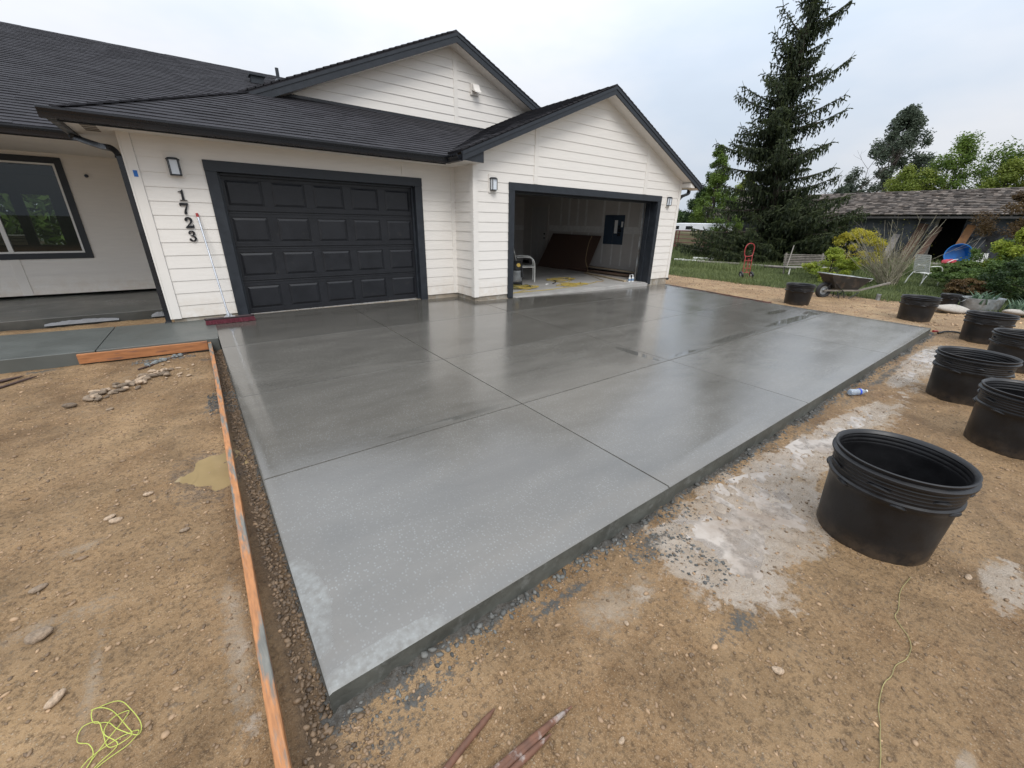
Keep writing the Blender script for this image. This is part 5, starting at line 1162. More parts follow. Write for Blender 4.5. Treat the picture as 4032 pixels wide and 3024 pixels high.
A_ = np.concatenate([crumb(2000, 3), scatter(330, (2.05, 2.75, -6.93, -6.68), .002, .012, 11, 3, tint=(.4, 1.2)), scatter(120, (2.2, 2.45, -7.2, -6.9), .003, .011, 12, 2, tint=(.5, 1.2)), scatter(500, (.36, .60, -3.6, -3.0), .004, .013, 13, 2, tint=(.3, .9)), scatter(250, (-.3, .3, -1.55, -1.38), .004, .012, 14, 2, tint=(.5, 1.3))])
gravel('concrete_crumbs', A_, CONG, 'grey crumbs of spilled concrete along the foot of the slab edge', 9)

# ================================================================== BACKYARD
def rand_unit(n, r2): v = r2.normal(0, 1, (n, 3)); return v/np.linalg.norm(v, axis=1, keepdims=True)
def quads_mesh(name, C_, A_, B_, tint, m, parent=None, tri=False):
    """one leaf per row: centre, half-length vector, half-width vector (pointed diamond leaf)"""
    n = len(C_); co = np.stack([C_-A_, C_+B_-A_*.1, C_+A_, C_-B_-A_*.1], 1).reshape(-1, 3)
    me = bpy.data.meshes.new(name); me.vertices.add(4*n); me.vertices.foreach_set('co', co.ravel()); me.loops.add(4*n); me.loops.foreach_set('vertex_index', np.arange(4*n, dtype=np.int32))
    me.polygons.add(n); me.polygons.foreach_set('loop_start', (np.arange(n)*4).astype(np.int32)); me.polygons.foreach_set('loop_total', np.full(n, 4, np.int32)); me.update(calc_edges=True)
    at = me.attributes.new('tint', 'FLOAT', 'POINT'); at.data.foreach_set('value', np.repeat(tint, 4).astype(np.float32)); me.materials.append(m)
    o = bpy.data.objects.new(name, me); COL.objects.link(o)
    if parent is not None: o.parent = parent
    return o
BARK = mat('bark', (.055, .042, .033), .9, .3, 8, .8, 25, .02, stretch=(1, 1, .3))
TWIG = mat('bare_twig', (.26, .235, .165), .8, .25, 10, .2)
SPR = leafmat('spruce_needles', (.016, .026, .013), (.075, .092, .034))
LIME = leafmat('lime_leaves', (.10, .15, .012), (.32, .36, .05)); YELL = leafmat('yellow_leaves', (.15, .17, .02), (.52, .43, .05))
GRN = leafmat('fresh_green_leaves', (.045, .085, .018), (.17, .24, .045)); DGRN = leafmat('dark_green_leaves', (.014, .032, .012), (.060, .095, .028))
MIDG = leafmat('mid_green_leaves', (.032, .068, .017), (.14, .20, .050)); PINE = leafmat('pine_needles', (.040, .058, .042), (.13, .155, .10)); LIMEF = leafmat('far_lime_leaves', (.09, .13, .018), (.26, .30, .06)); MAPL = leafmat('bronze_leaves', (.050, .030, .014), (.17, .11, .045))
GOLD = leafmat('golden_green_leaves', (.10, .12, .012), (.30, .27, .04)); SILV = leafmat('iris_blades', (.035, .070, .040), (.12, .18, .11))

def leafy_tree(name, label, cat, x, y, h, rx, ry, zb, m, n=9000, leaf=.16, lumps=34, trunk_r=.16, group=None, seed=0, cone=0.0, z0=-.17, droop=0.0, lumpf=.30, lean=(0, 0)):
    r2 = np.random.default_rng(seed); t = thing(name, label, cat, (x, y, z0), 0, group)
    H = h-zb; ls = []
    for i in range(lumps):
        u = r2.random()**.85; a = r2.uniform(0, 6.28); prof = (1-u)**(.55+cone) if cone else math.sin(math.pi*min(1, .12+.88*u)**.9)**.6*(1 if u < .9 else .6)
        rr_ = prof*(0.35+.65*r2.random()**.5); z = zb+H*u
        ls.append((rx*rr_*math.cos(a)+lean[0]*u, ry*rr_*math.sin(a)+lean[1]*u, z, (.55+.6*r2.random())))
    mt = MB(); mt.tube([(0, 0, -.1), (lean[0]*.1, lean[1]*.1, zb*.6), (lean[0]*.3, lean[1]*.3, zb+H*.35), (lean[0]*.8, lean[1]*.8, zb+H*.85)], [trunk_r*1.2, trunk_r, trunk_r*.6, trunk_r*.12], 8)
    for lx, ly, lz, k in ls[:22]:
        zt_ = max(zb*.5, lz*.55); mt.tube([(lean[0]*.3, lean[1]*.3, zt_), (lx*.5, ly*.5, (zt_+lz)*.52), (lx, ly, lz)], [trunk_r*.35, trunk_r*.2, trunk_r*.06], 5)
    child('trunk', mt, BARK, t, smooth=True)
    Ls = np.array(ls); k = r2.integers(0, len(Ls), n); c0 = Ls[k]; sz = c0[:, 3:4]*lumpf*np.array([[rx, ry, min(H*.5, max(rx, ry))]])
    d = rand_unit(n, r2)*(r2.random((n, 1))**.5)*r2.uniform(.7, 1.15, (n, 1)); d[:, 2] -= droop*np.abs(r2.normal(0, .5, n)); C_ = c0[:, :3]+d*sz
    C_[:, 2] = np.maximum(C_[:, 2], .05)
    A_ = rand_unit(n, r2); A_[:, 2] = A_[:, 2]*.6-.15; A_ *= leaf*.5*r2.uniform(.6, 1.3, (n, 1)); Bv = np.cross(A_, rand_unit(n, r2)); Bv *= (leaf*.28)/np.maximum(np.linalg.norm(Bv, axis=1, keepdims=True), 1e-6)
    tn = np.clip(.5*r2.random(n)+.5*np.array([random.Random(int(q)*7+seed).random() for q in k]), 0, 1)
    quads_mesh('crown', C_, A_, Bv, tn, m, t)
    return t

# --- big spruce: drooping sprays on upswept limbs
def spruce():
    SX, SY = 26.19, 2.17; r2 = np.random.default_rng(3); lat = np.array([LAT.x, LAT.y, 0]); dep = np.array([-LAT.y, LAT.x, 0])
    t = thing('spruce_tree', 'tall dark spruce with drooping branches rising out of the top of the picture', 'tree', (SX, SY, -.17))
    tz = np.array([0, 1.5, 3.9, 5.4, 7.1, 8.5, 9.4, 10.6, 11.2, 14.5]); ts = np.array([0, -.26, -.80, -1.0, -1.25, -1.2, -1.1, -.92, -1.0, -1.1])
    def tk(z): return lat*np.interp(z, tz, ts)+np.array([0, 0, z+.17])
    mt = MB(); zs = np.linspace(0, 14.4, 16); mt.tube([tuple(tk(z)-np.array([0, 0, .3 if z == 0 else 0])) for z in zs], [.30*(1-z/15)+.03 for z in zs], 10); child('trunk', mt, BARK, t, smooth=True)
    tips = [(-2.49, 10.8, 9.9), (-2.52, 9.9, 9.1), (-3.22, 8.0, 7.2), (-3.53, 7.6, 6.9), (-3.28, 6.15, 5.7), (-4.18, 5.5, 5.0), (-3.95, 4.6, 4.3), (-4.8, 1.5, 1.6), (-4.1, 2.6, 2.6), (-3.6, 3.6, 3.4), (.65, 11.2, 10.2), (.55, 11.0, 9.9), (1.33, 9.1, 7.5), (1.87, 7.1, 6.0), (1.7, 5.7, 4.9), (2.31, 4.6, 3.9), (3.08, 3.25, 3.0), (3.42, 2.2, 2.0), (2.6, 1.3, 1.2), (.1, 8.6, 8.0), (-.2, 9.6, 9.2), (-2.0, 9.0, 8.6), (.6, 12.2, 11.6), (-2.2, 12.0, 11.6), (-1.9, 13, 12.6)]
    BR = []
    for s_, z1, z0 in tips: BR.append((z0, lat*s_+dep*r2.uniform(-.5, .5)+np.array([0, 0, z1+.17])))
    prof = lambda z: np.interp(z, [0, 1, 3, 5, 6.5, 8, 9, 10, 11, 12, 14.5], [3.3, 3.4, 3.1, 2.7, 2.4, 1.7, 1.0, .8, .9, .9, .3])
    for i in range(118):
        z = .35+12.6*(i/118)**1.12; a = r2.uniform(0, 6.283); ln = prof(z)*r2.uniform(.35, 1.05)*(.80 if math.cos(a) < -.3 and .9 < z < 4 else 1); q = tk(z); e = q+lat*math.cos(a)*ln+dep*math.sin(a)*ln+np.array([0, 0, ln*r2.uniform(-.10, .32)]); BR.append((z, e))
    for i in range(44):
        z = r2.uniform(2.6, 9.6); sg_ = 1 if i % 3 else -1; ln = r2.uniform(.6, 1.9)*(1 if z < 7 else .6); q = tk(z); a = r2.uniform(-.7, .7); BR.append((z, q+sg_*lat*math.cos(a)*ln+dep*math.sin(a)*ln+np.array([0, 0, ln*r2.uniform(.0, .45)])))
    # young growth skirt in front (towards the camera) and to the left
    fr = -dep
    for i in range(120):
        a = r2.uniform(-2.0, 2.0); ln = r2.uniform(1.8, 4.3)*(1.2 if a > .6 else 1); z = r2.uniform(.2, 2.6) if a < .5 else r2.uniform(.1, .9); e = tk(z)+(fr*math.cos(a)-lat*math.sin(a))*ln+np.array([0, 0, r2.uniform(-.1, .9)]); e[2] = max(e[2], .25); BR.append((z, e))
    CC, AA, BB, TT = [], [], [], []; mb = MB()
    for z0, e in BR:
        b = tk(z0); v = e-b; ln = np.linalg.norm(v)
        if ln < .2: continue
        mid = b+v*.55-np.array([0, 0, ln*.10]); k = max(5, int(ln/.14)); u = np.linspace(0, 1, k)[:, None]
        P = (1-u)**2*b+2*u*(1-u)*mid+u*u*e
        mb.tube([tuple(p) for p in P[::2]], list(np.linspace(.035+.012*ln, .008, len(P[::2]))), 5, cap=False)
        d = v/ln; side = np.cross(d, [0, 0, 1.0]); side /= max(np.linalg.norm(side), 1e-3)
        for i in range(1, k):
            f = i/(k-1); 
            for sg in (-1, 1):
                sl_ = (.30+.55*(1-f)*min(1, ln/2.5))*r2.uniform(.6, 1.25)*(1 if f > .15 else .6)
                nseg = max(2, int(sl_/.10)); w = side*sg*r2.uniform(.5, 1.0)+d*r2.uniform(.1, .8); w[2] += r2.uniform(-.1, .35)*f; w /= np.linalg.norm(w); p = P[i].copy()
                for q in range(nseg):
                    w2 = w.copy(); w2[2] -= (.55+.9*(1-f))*(q/nseg)+.1; w2 /= np.linalg.norm(w2); p2 = p+w2*.11; CC.append((p+p2)/2); AA.append(w2*.085); n_ = np.cross(w2, r2.normal(0, 1, 3)); n_ /= max(np.linalg.norm(n_), 1e-3); BB.append(n_*.030); TT.append(r2.random()*.45+.35*f+(.2 if q == nseg-1 else 0)); 
                    n2_ = np.cross(w2, n_); CC.append((p+p2)/2+n2_*.012); AA.append(w2*.075+n2_*.03); BB.append(n2_*.030); TT.append(r2.random()*.5+.3*f)
                    if r2.random() < .55*(1-f*.7):   # hanging fringe
                        hl = r2.uniform(.08, .26)*(1.2-f); CC.append(p2-np.array([0, 0, hl*.5])); AA.append(np.array([r2.normal(0, .01), r2.normal(0, .01), -hl*.6])); nn_ = r2.normal(0, 1, 3); nn_[2] = 0; nn_ /= np.linalg.norm(nn_); BB.append(nn_*.026); TT.append(r2.random()*.35)
                    p = p2
        for i in range(1, k):
            f = i/(k-1)
            for q in range(4 if z0 > 2.2 else 3):
                wd = .46*(1-.72*f)*min(1, ln/2)+.05; p0 = P[i]+side*r2.uniform(-wd, wd)+d*r2.normal(0, .05); p0[2] -= .02
                hl = r2.uniform(.15, .78)*(1-.50*f)*min(1, .45+ln/3)+.05
                if p0[2]-hl < .08: hl = max(.05, p0[2]-.1)
                ns = max(1, int(hl/.13)); sw = r2.normal(0, .10, 3); sw[2] = 0
                for w_ in range(ns):
                    cpt = p0+np.array([0, 0, -hl*(w_+.5)/ns])+sw*(w_/ns); CC.append(cpt); AA.append(np.array([r2.normal(0, .02), r2.normal(0, .02), -hl/ns*.62])); nn_ = r2.normal(0, 1, 3); nn_[2] = 0; nn_ /= np.linalg.norm(nn_); BB.append(nn_*r2.uniform(.028, .048)); TT.append(r2.random()*.5+(.25 if r2.random() < .15 else 0))
        # upturned leader at the tip
        for q in range(4): CC.append(e+d*.04*q+np.array([0, 0, .05*q])); AA.append((d*.5+np.array([0, 0, .8]))*.08); BB.append(side*.022); TT.append(.8)
    # dense sleeve along the upper trunk
    for i in range(5200):
        z = r2.uniform(3.5, 13.8); a = r2.uniform(0, 6.28); rr_ = np.interp(z, [3.5, 7, 9, 13.8], [.75, .65, .42, .30])*abs(r2.normal(0, .6)); p = tk(z)+lat*math.cos(a)*rr_+dep*math.sin(a)*rr_; CC.append(p); AA.append(np.array([math.cos(a)*.03, math.sin(a)*.03, -.09])); BB.append(np.array([-math.sin(a), math.cos(a), 0])*.035); TT.append(r2.random()*.5)
    child('branches', mb, BARK, t); quads_mesh('needles', np.array(CC), np.array(AA), np.array(BB), np.array(TT), SPR, t)
spruce()

# --- far trees
TG = 'trees beyond the old shed'
leafy_tree('pine_tree', 'tall dull green pine with ragged outline behind the weathered shed', 'tree', 62, 6.4, 13.2, 6.4, 6.4, 1.0, PINE, 30000, .26, 130, .25, TG, 11, cone=.22, droop=.1, lumpf=.13)
leafy_tree('deciduous_tree', 'low dark tree left of the pine, just above the shed ridge', 'tree', 60, 9.5, 6.4, 2.6, 2.6, 1.2, PINE, 5000, .28, 26, .2, TG, 12, lumpf=.28)
for i, (x, y, h, r_, mm_, lb) in enumerate(((50, 2.4, 6.6, 1.9, LIMEF, 'low lime-yellow tree directly in front of the pine, over the shed roof'), (50, -.3, 8.4, 2.5, GRN, 'green tree with upright shoots right of the pine'), (51, -2.6, 8.0, 2.5, GRN, 'green tree with spiky tips above the middle of the shed roof'), (49, 1.0, 6.2, 2.0, LIMEF, 'bright yellow-green bushy tree touching the shed ridge'), (50, -4.8, 8.4, 2.4, GRN, 'leafy green tree above the right half of the shed roof'), (48, -5.9, 7.8, 2.2, GOLD, 'golden green tree near the right edge above the shed'), (47.5, -3.6, 6.2, 1.8, LIMEF, 'lime green bushy tree low over the right part of the shed ridge'), (46, -7.6, 8.6, 2.0, GOLD, 'golden-brown tree cut by the right edge above the shed'), (44, -6.6, 9.6, 1.3, GRN, 'dark leafy branch end at the right edge, highest of the shed trees'))):
    leafy_tree('deciduous_tree', lb, 'tree', x, y, h, r_*1.35, r_*1.6, .8, mm_, 13000, .17, 64, .14, TG, 20+i, cone=.10, lumpf=.21)
m = MB(); r9 = random.Random(5)
t = thing('bare_tree', 'small leafless tree poking above the shed roof between the spruce and the pine', 'tree', (58, 8.6, -.17))
def twigs(mb, p, d, ln, r_, depth, rr):
    q = p+d*ln; mb.tube([p, p+d*ln*.5+Vector((rr.gauss(0, .03), rr.gauss(0, .03), 0))*ln, q], [r_, r_*.8, r_*.55], 5, cap=False)
    if depth > 0:
        for _ in range(3 if depth > 1 else 2):
            dd = (d+Vector((rr.gauss(0, .45), rr.gauss(0, .45), rr.gauss(.05, .3)))).normalized(); twigs(mb, q, dd, ln*rr.uniform(.55, .8), r_*.55, depth-1, rr)
twigs(m, Vector((0, 0, 0)), Vector((0, 0, 1)), 3.4, .12, 5, r9); child('trunk', m, BARK, t)
TG2 = 'trees behind the camper'
for i, (x, y, h, r_, zb_, mm_, lb) in enumerate(((46, 17.0, 9.6, 1.9, 2.2, GRN, 'tall pale green tree directly right of the garage gable'), (44, 15.6, 6.8, 2.0, 1.6, GRN, 'broad green tree between the garage corner and the spruce'), (45, 13.2, 6.6, 1.8, 1.4, LIMEF, 'yellow-green tree partly hidden behind the left side of the spruce'), (50, 20.5, 6.0, 2.4, .8, DGRN, 'dark bushy tree beside the garage corner board'), (50, 17, 4.0, 3.0, .5, DGRN, 'dark hedge-like tree low behind the camper roof'), (52, 12, 5.0, 3.0, .5, DGRN, 'dark tree mass low behind the spruce, left of the shed'))):
    leafy_tree('deciduous_tree', lb, 'tree', x, y, h, r_*1.2, r_*1.2, zb_*.6, mm_, 13000, .18, 70, .15, TG2, 40+i, cone=.12, lumpf=.20)
leafy_tree('deciduous_tree', 'bushy green tree in front of the left end of the shed roof beside the spruce', 'tree', 32.6, 8.2, 3.9, 1.5, 1.5, .5, GRN, 11000, .11, 60, .10, TG2, 49, cone=.15, lumpf=.22)
# far wood closing the horizon
r2 = np.random.default_rng(99); n = 26000; a = r2.uniform(0, 1, n)
px = 95+r2.normal(0, 3, n); py = -60+170*a; hh = (5.5+2.5*fbm(py, py*0, .12, 3, 5))*r2.random(n)**.7
C_ = np.stack([px, py, hh], 1); A_ = rand_unit(n, r2)*.6; B_ = np.cross(A_, rand_unit(n, r2))*.5
o = quads_mesh('distant_wood', C_, A_, B_, r2.random(n), DGRN); tag(o, 'dark band of far trees closing the view behind the yard', 'wood', kind='stuff')
# trees behind the viewer, for reflections and other viewpoints, plus woods seen through the house window
n = 12000; px = r2.uniform(-14, 3, n); py = 22+r2.normal(0, 1.0, n); hh = 3.6*r2.random(n)**.8
o = quads_mesh('garden_wood', np.stack([px, py, hh], 1), rand_unit(n, r2)*.25, np.cross(rand_unit(n, r2), rand_unit(n, r2))*.14, r2.random(n)*.8, GRN); tag(o, 'dark green leaves beyond the house, seen through its window', 'wood', kind='stuff')
for k in range(9):
    m = MB(); m.box((-5.2, 12.9+.0, .02+k*.1), (-3.15-.08*(k % 3)-(.0 if k < 5 else .3), 13.9, .10+k*.1)); o = m.build('lumber_plank', PINEW); tag(o, 'pale plank in the lumber stack behind the house, seen through the window', 'plank', 'lumber stacked behind the house')

# --- old shed with shake roof
SHX = 34.5
shed = thing('old_shed', 'long low weathered shed with wood shake roof and grey wall', 'shed', (SHX, 1, -.17))
def sp_(name, mb, m, **kw): o = mb.build(name, m, None, **kw); o.parent = shed; o.location = (-SHX, -1, .17); return o
SHAKE = mat('weathered_shakes', (.115, .096, .082), .9, .4, 2.5, .7, 30, .02, tint=True, col2=(.085, .060, .045), c2=(.55, .75), c2scale=.8, stretch=(1, 1, 1))
m = MB(); so2, co2 = math.sin(R(27)), math.cos(R(27))
O_ = Vector((SHX, 10.4, 2.46)); uv = (0, -1, 0); vv = Vector((co2, 0, so2)); nn_ = Vector((-so2, 0, co2))
strips(m, [(0, 0), (19.4, 0), (19.4, 3.15), (0, 3.15)], O_, uv, vv, nn_, .20, thick=.050, t_in=.004, tab=(.10, .30), tvar=.024, tintvar=.60, base=.01)
m.add([O_, O_+Vector((0, -19.4, 0)), O_+Vector((0, -19.4, 0))+vv*3.15, O_+vv*3.15], [(0, 1, 2, 3)], .3); sp_('roof', m, SHAKE)
m = MB(); pr_ = O_+vv*3.15; m.add([pr_+Vector((0, 0, .03)), pr_+Vector((0, -19.4, .03)), pr_+Vector((2.8, -19.4, -1.4)), pr_+Vector((2.8, 0, -1.4))], [(0, 1, 2, 3)], .8); sp_('roof', m, SHAKE)
GREYW = mat('grey_plaster_wall', (.085, .092, .100), .9, .4, 1.5, .3, 20, .01, col2=(.035, .032, .030), c2=(.5, .6), c2scale=.9)
m = MB(); wx = SHX+.8
m.box((wx, 8.0, -.3), (wx+.12, 10.2, 2.75)); m.box((wx, 2.6, -.3), (wx+.12, 6.9, 1.5)); m.box((wx, -2.55, -.3), (wx+.12, 1.6, 2.7)); m.box((wx, -9, -.3), (wx+.12, -3.72, 2.75)); m.box((wx, 6.9, -.3), (wx+.12, 8, 2.75)); m.box((wx, 2.6, 2.1), (wx+.12, 6.9, 2.75)); m.box((wx, 1.6, 2.2), (wx+.12, 2.6, 2.75)); m.box((wx, -3.72, 2.35), (wx+.12, -2.55, 2.75))
sp_('wall', m, GREYW)
m = MB(); m.box((wx+3.5, -9, -.3), (wx+3.6, 10.2, 2.9)); m.box((wx, -9.1, -.3), (wx+3.6, -9.0, 3)); m.box((wx, 10.2, -.3), (wx+3.6, 10.3, 3)); sp_('back_wall', m, mat('dark_old_boards', (.02, .018, .016), .9, .2, 6))
m = MB()
for y in np.arange(-8.8, 10.2, 1.15): m.beam((SHX+.02, y, 2.38), (wx+.1, y, 2.62), .07, .12)
m.beam((SHX+.04, -9, 2.33), (SHX+.04, 10.4, 2.33), .04, .10); sp_('rafter', m, mat('old_grey_rafter', (.07, .065, .06), .9))
m = MB()
for y in (-2.6, 2.6, 6.9): m = MB(); m.box((wx-.10, y-.07, -.2), (wx-.002, y+.07, 2.5)); sp_('post', m, OLDW)
GB = 'old boards leaning on the shed wall'
def lean_board(y0, y1, zt_, w_, m, label, x0=-.65):
    mb = MB(); mb.beam((wx+x0, y0, -.1), (wx-.06, y1, zt_), w_, .03, up=(1, 0, .3)); o = mb.build('leaning_board', m); tag(o, label, 'board', GB)
PLY = mat('orange_plywood', (.24, .115, .045), .8, .3, 3, .2, 20, .004, col2=(.13, .06, .035), c2scale=2)
lean_board(-3.75, -4.02, 1.96, .36, PLY, 'orange-brown plywood strip leaning right of the dark shed doorway')
lean_board(-2.35, -2.75, 1.85, .30, mat('brown_ply', (.10, .055, .035), .8), 'grey-brown wide board leaning left of the dark shed doorway', -.8)
lean_board(-1.75, -2.05, 2.0, .45, mat('brown_ply', (.10, .055, .035), .8), 'dark brown wide board second left of the shed doorway')
lean_board(-.9, -1.0, 1.4, .35, mat('pale_lattice_board', (.26, .235, .22), .7, .3, 12), 'pale whitish slatted panel leaning behind the bare shrub')
lean_board(3.4, 3.3, 1.6, .8, PLY, 'orange-brown plywood sheet behind the yellow shrub')
TG3 = 'long handled garden tools leaning on the shed'
for i, (y, zt_, lb) in enumerate(((-4.15, 1.6, 'hooked tool leaning nearest the orange plywood strip'), (-4.25, 1.3, 'rake with dark head leaning second from the plywood'), (-4.45, 1.15, 'short shovel in the middle of the leaning tools'), (-4.62, 1.6, 'tall straight bar among the leaning tools'), (-4.75, 1.25, 'curved tool on the right of the leaning tools'))):
    mb = MB(); mb.tube([(wx-.6, y+.35, 0), (wx-.06, y, zt_)], .018, 6); t = thing('garden_tool', lb, 'tool', (0, 0, 0), 0, TG3); child('handle', mb, OLDW, t)
    mb = MB(); mb.beam((wx-.07, y-.12, zt_), (wx-.07, y+.14, zt_+.03), .05, .05); 
    for q in range(4): mb.beam((wx-.07, y-.1+q*.06, zt_), (wx-.10, y-.1+q*.06, zt_+.10), .012, .012)
    child('head', mb, BLKC, t)
# --- junk in front of the shed
JX = 30.0
JO = Vector((30.0, -2.4, 0))
def J(s_, dz, dd=0.0): return JO+LAT*s_+Vector((-LAT.y, LAT.x, 0))*dd+Vector((0, 0, dz))
ang = math.atan2(LAT.y, LAT.x)
def local_thing(name, label, cat, s_, dz, dd=0.0, rz=0.0, group=None): return thing(name, label, cat, tuple(J(s_, dz, dd)), ang+rz, group)
t = local_thing('work_table', 'low table of old planks covered with junk in front of the shed', 'table', 3.1, -.17)
m = MB(); m.box((-1.6, -.4, .16), (1.7, .5, .21)); child('tabletop', m, OLDW, t)
for a in ((-1.5, -.3), (1.6, -.3), (-1.5, .4), (1.6, .4)):
    m = MB(); m.box((a[0]-.05, a[1]-.05, 0), (a[0]+.05, a[1]+.05, .159)); child('leg', m, OLDW, t)
BLUE = mat('blue_pool_plastic', (.012, .14, .42), .4, .15, 4, 0)
t = local_thing('kiddie_pool', 'bright blue round plastic pool standing on edge before the dark doorway', 'pool', 3.05, .05, .05)
Mk = Matrix.Rotation(R(-28), 4, 'Z') @ Matrix.Rotation(R(84), 4, 'X') @ Matrix.Translation((0, .43, 0))
m = MB(); m.lathe([(0, -.34), (.42, -.34), (.44, -.28), (.52, .10), (.55, .12), (.55, .135), (.51, .13), (.43, -.27), (.41, -.32), (0, -.32)], n=36, M=Mk); child('shell', m, BLUE, t, smooth=True)
t = local_thing('tarp_bundle', 'crumpled red tarp bundle with white edge left of the blue pool', 'tarp', 2.35, .05, -.35)
m = MB(); V, F = stone_mesh(4, 14, 9, .5); V = [(a*.34*(1+.1*math.sin(9*b)), b*.24, max(0, c_*.26+.08+.05*math.sin(7*a+3*b))) for a, b, c_ in V]; m.add(V, F); child('cloth', m, mat('red_tarp', (.33, .012, .03), .5, .3, 8, .4, 12, .02), t, smooth='all')
m = MB(); m.tube([(-.30, -.22, .06), (-.05, -.26, .22), (.2, -.22, .24)], .016, 6); child('edge_strip', m, WHITEM, t)
t = local_thing('lattice_panel', 'white plastic lattice panel with rows of square holes right of the blue pool', 'panel', 4.2, .05, -.1)
m = MB(); nx_, nz_ = 7, 6
for i in range(nx_+1): x = -.36+.68*i/nx_; m.beam((x, 0, 0), (x+.16, .22, .52), .050, .02, up=(0, 1, 0))
for k in range(nz_+1): z = .52*k/nz_; m.beam((-.40+.16*k/nz_, .22*k/nz_-.002, z), (.36+.16*k/nz_, .22*k/nz_-.002, z), .045, .018, up=(0, 0, 1))
child('grid', m, WHITEM, t)
m = MB(); 
for i in range(10):
    q = J(2.6+i*.2+r9.uniform(-.1, .1), .05, -.5); m = MB(); V, F = stone_mesh(i, 8, 5, .6); sc_ = r9.uniform(.05, .10); m.add([(q.x+a*sc_, q.y+b*sc_, q.z+c_*sc_*.7) for a, b, c_ in V], F); o = m.build('junk_piece', (WHITEM, OLDW, FLAT)[i % 3]); tag(o, 'small pale piece of junk lying along the front of the plank table', 'junk', 'small junk on the plank table')
t = local_thing('stick_pile', 'dark pile of old boards and sticks between the spruce and the yellow shrub', 'wood pile', -2.6, -.17, 1.2)
for i in range(26):
    m = MB(); x = r9.uniform(-.8, .8); m.beam((x, r9.uniform(-.3, .3), 0), (x+r9.uniform(-.5, .5), r9.uniform(-.1, .5), r9.uniform(.7, 1.3)), r9.uniform(.03, .09), .03); child('stick', m, OLDW if i % 4 else WHITEM, t)
# --- camper, gate, stool, logs
cx_, cy_ = 32.3, 12.6; ang0 = ang; ang = math.atan2(-.92, .38)
t = thing('camper_truck', 'parked tan pickup with a white camper shell behind the red gate', 'truck', (cx_, cy_, -.17), ang)
TAN = mat('tan_truck_paint', (.17, .155, .085), .5, .15, 2, 0)
m = MB(); m.box((-.6, -.9, .35), (4.6, .9, 1.40)); m.box((-2.1, -.85, .45), (-.6, .85, 1.25)); child('body', m, TAN, t, bevel=.08)
m = MB(); m.prism([(-.55, 1.41), (4.5, 1.41), (4.5, 2.02), (.9, 2.02), (-.35, 1.94)], -.86, 'y', 1.72); child('camper_shell', m, mat('white_gelcoat', (.78, .79, .80), .35, .04, 3, 0), t, bevel=.05)
m = MB(); m.prism([(-1.7, 1.25), (-.62, 1.25), (-.62, 1.82), (-1.25, 1.82)], -.78, 'y', 1.56); child('cab', m, WHITEM, t, bevel=.04)
for a, b in ((-.15, .75), (1.25, 1.75)):
    m = MB(); m.box((a, -.875, 1.56), (b, -.861, 1.80)); child('window', m, mat('dark_vehicle_glass', (.012, .014, .016), .15, bump=0), t)
m = MB(); m.box((3.2, -.93, 1.18), (4.4, -.905, 1.30)); child('side_trim', m, WHITEM, t)
for x in (-1.3, 3.2):
    m = MB(); m.lathe([(0, -.13), (.20, -.13), (.36, -.11), (.38, 0), (.36, .11), (0, .11)], (0, 0, 0), 20, Matrix.Translation((x, -.85, .38)) @ Matrix.Rotation(R(90), 4, 'X')); child('wheel', m, BLKC, t, smooth=True)
t = thing('tube_gate', 'dull red tubular steel farm gate in front of the camper', 'gate', (30.6, 11.0, -.17), ang)
GR = mat('dull_red_gate', (.14, .045, .04), .6, .3, 8)
for z in (.10, .42, .70, 1.0, 1.30, 1.62):
    m = MB(); m.tube([(-.05, 0, z*.9), (4.2, 0, z*.9)], .030 if z < 1.5 else .045, 6); child('rail', m, GR, t)
for x in (0, .22, 2.1, 4.15):
    m = MB(); m.tube([(x, 0, .0), (x, 0, 1.48)], .045, 6); child('upright', m, GR, t)
ang = ang0
t = thing('garden_stool', 'small grey-green wooden stool standing in the weeds near the gate', 'stool', (27.0, 6.65, -.17), ang)
m = MB(); m.box((-.40, -.18, .38), (.40, .18, .43)); child('seat', m, OLDW, t)
for a in ((-.34, -.14), (.34, -.14), (-.34, .14), (.34, .14), (.12, .16)):
    m = MB(); m.beam((a[0]*1.25, a[1]*1.3, 0), (a[0], a[1], .379 if a[0] != .12 else .80), .045, .045); child('leg', m, OLDW, t)
LG = 'pale logs in the weeds by the garage corner'
for i, (x, y, dx, dy, r_, lb) in enumerate(((22.0, 4.4, .35, -1.0, .10, 'pale birch-like log, thickest of the logs in the weeds'), (21.3, 4.6, .3, -1.1, .045, 'thin pale log lying in front of the thick one'), (21.2, 5.0, .2, -.5, .05, 'short pale log at the left end of the logs'), (21.0, 3.6, .5, -1.9, .06, 'long grey timber edging the grass left of the hand truck'), (21.5, 1.6, .3, -2.2, .06, 'long grey timber edging the grass behind the hand truck'))):
    m = MB(); m.tube([(x, y, -.12+r_), (x+dx, y+dy, -.10+r_)], [r_, r_*.85], 10); o = m.build('log', WHITEM if i < 3 else OLDW); tag(o, lb, 'log', LG)
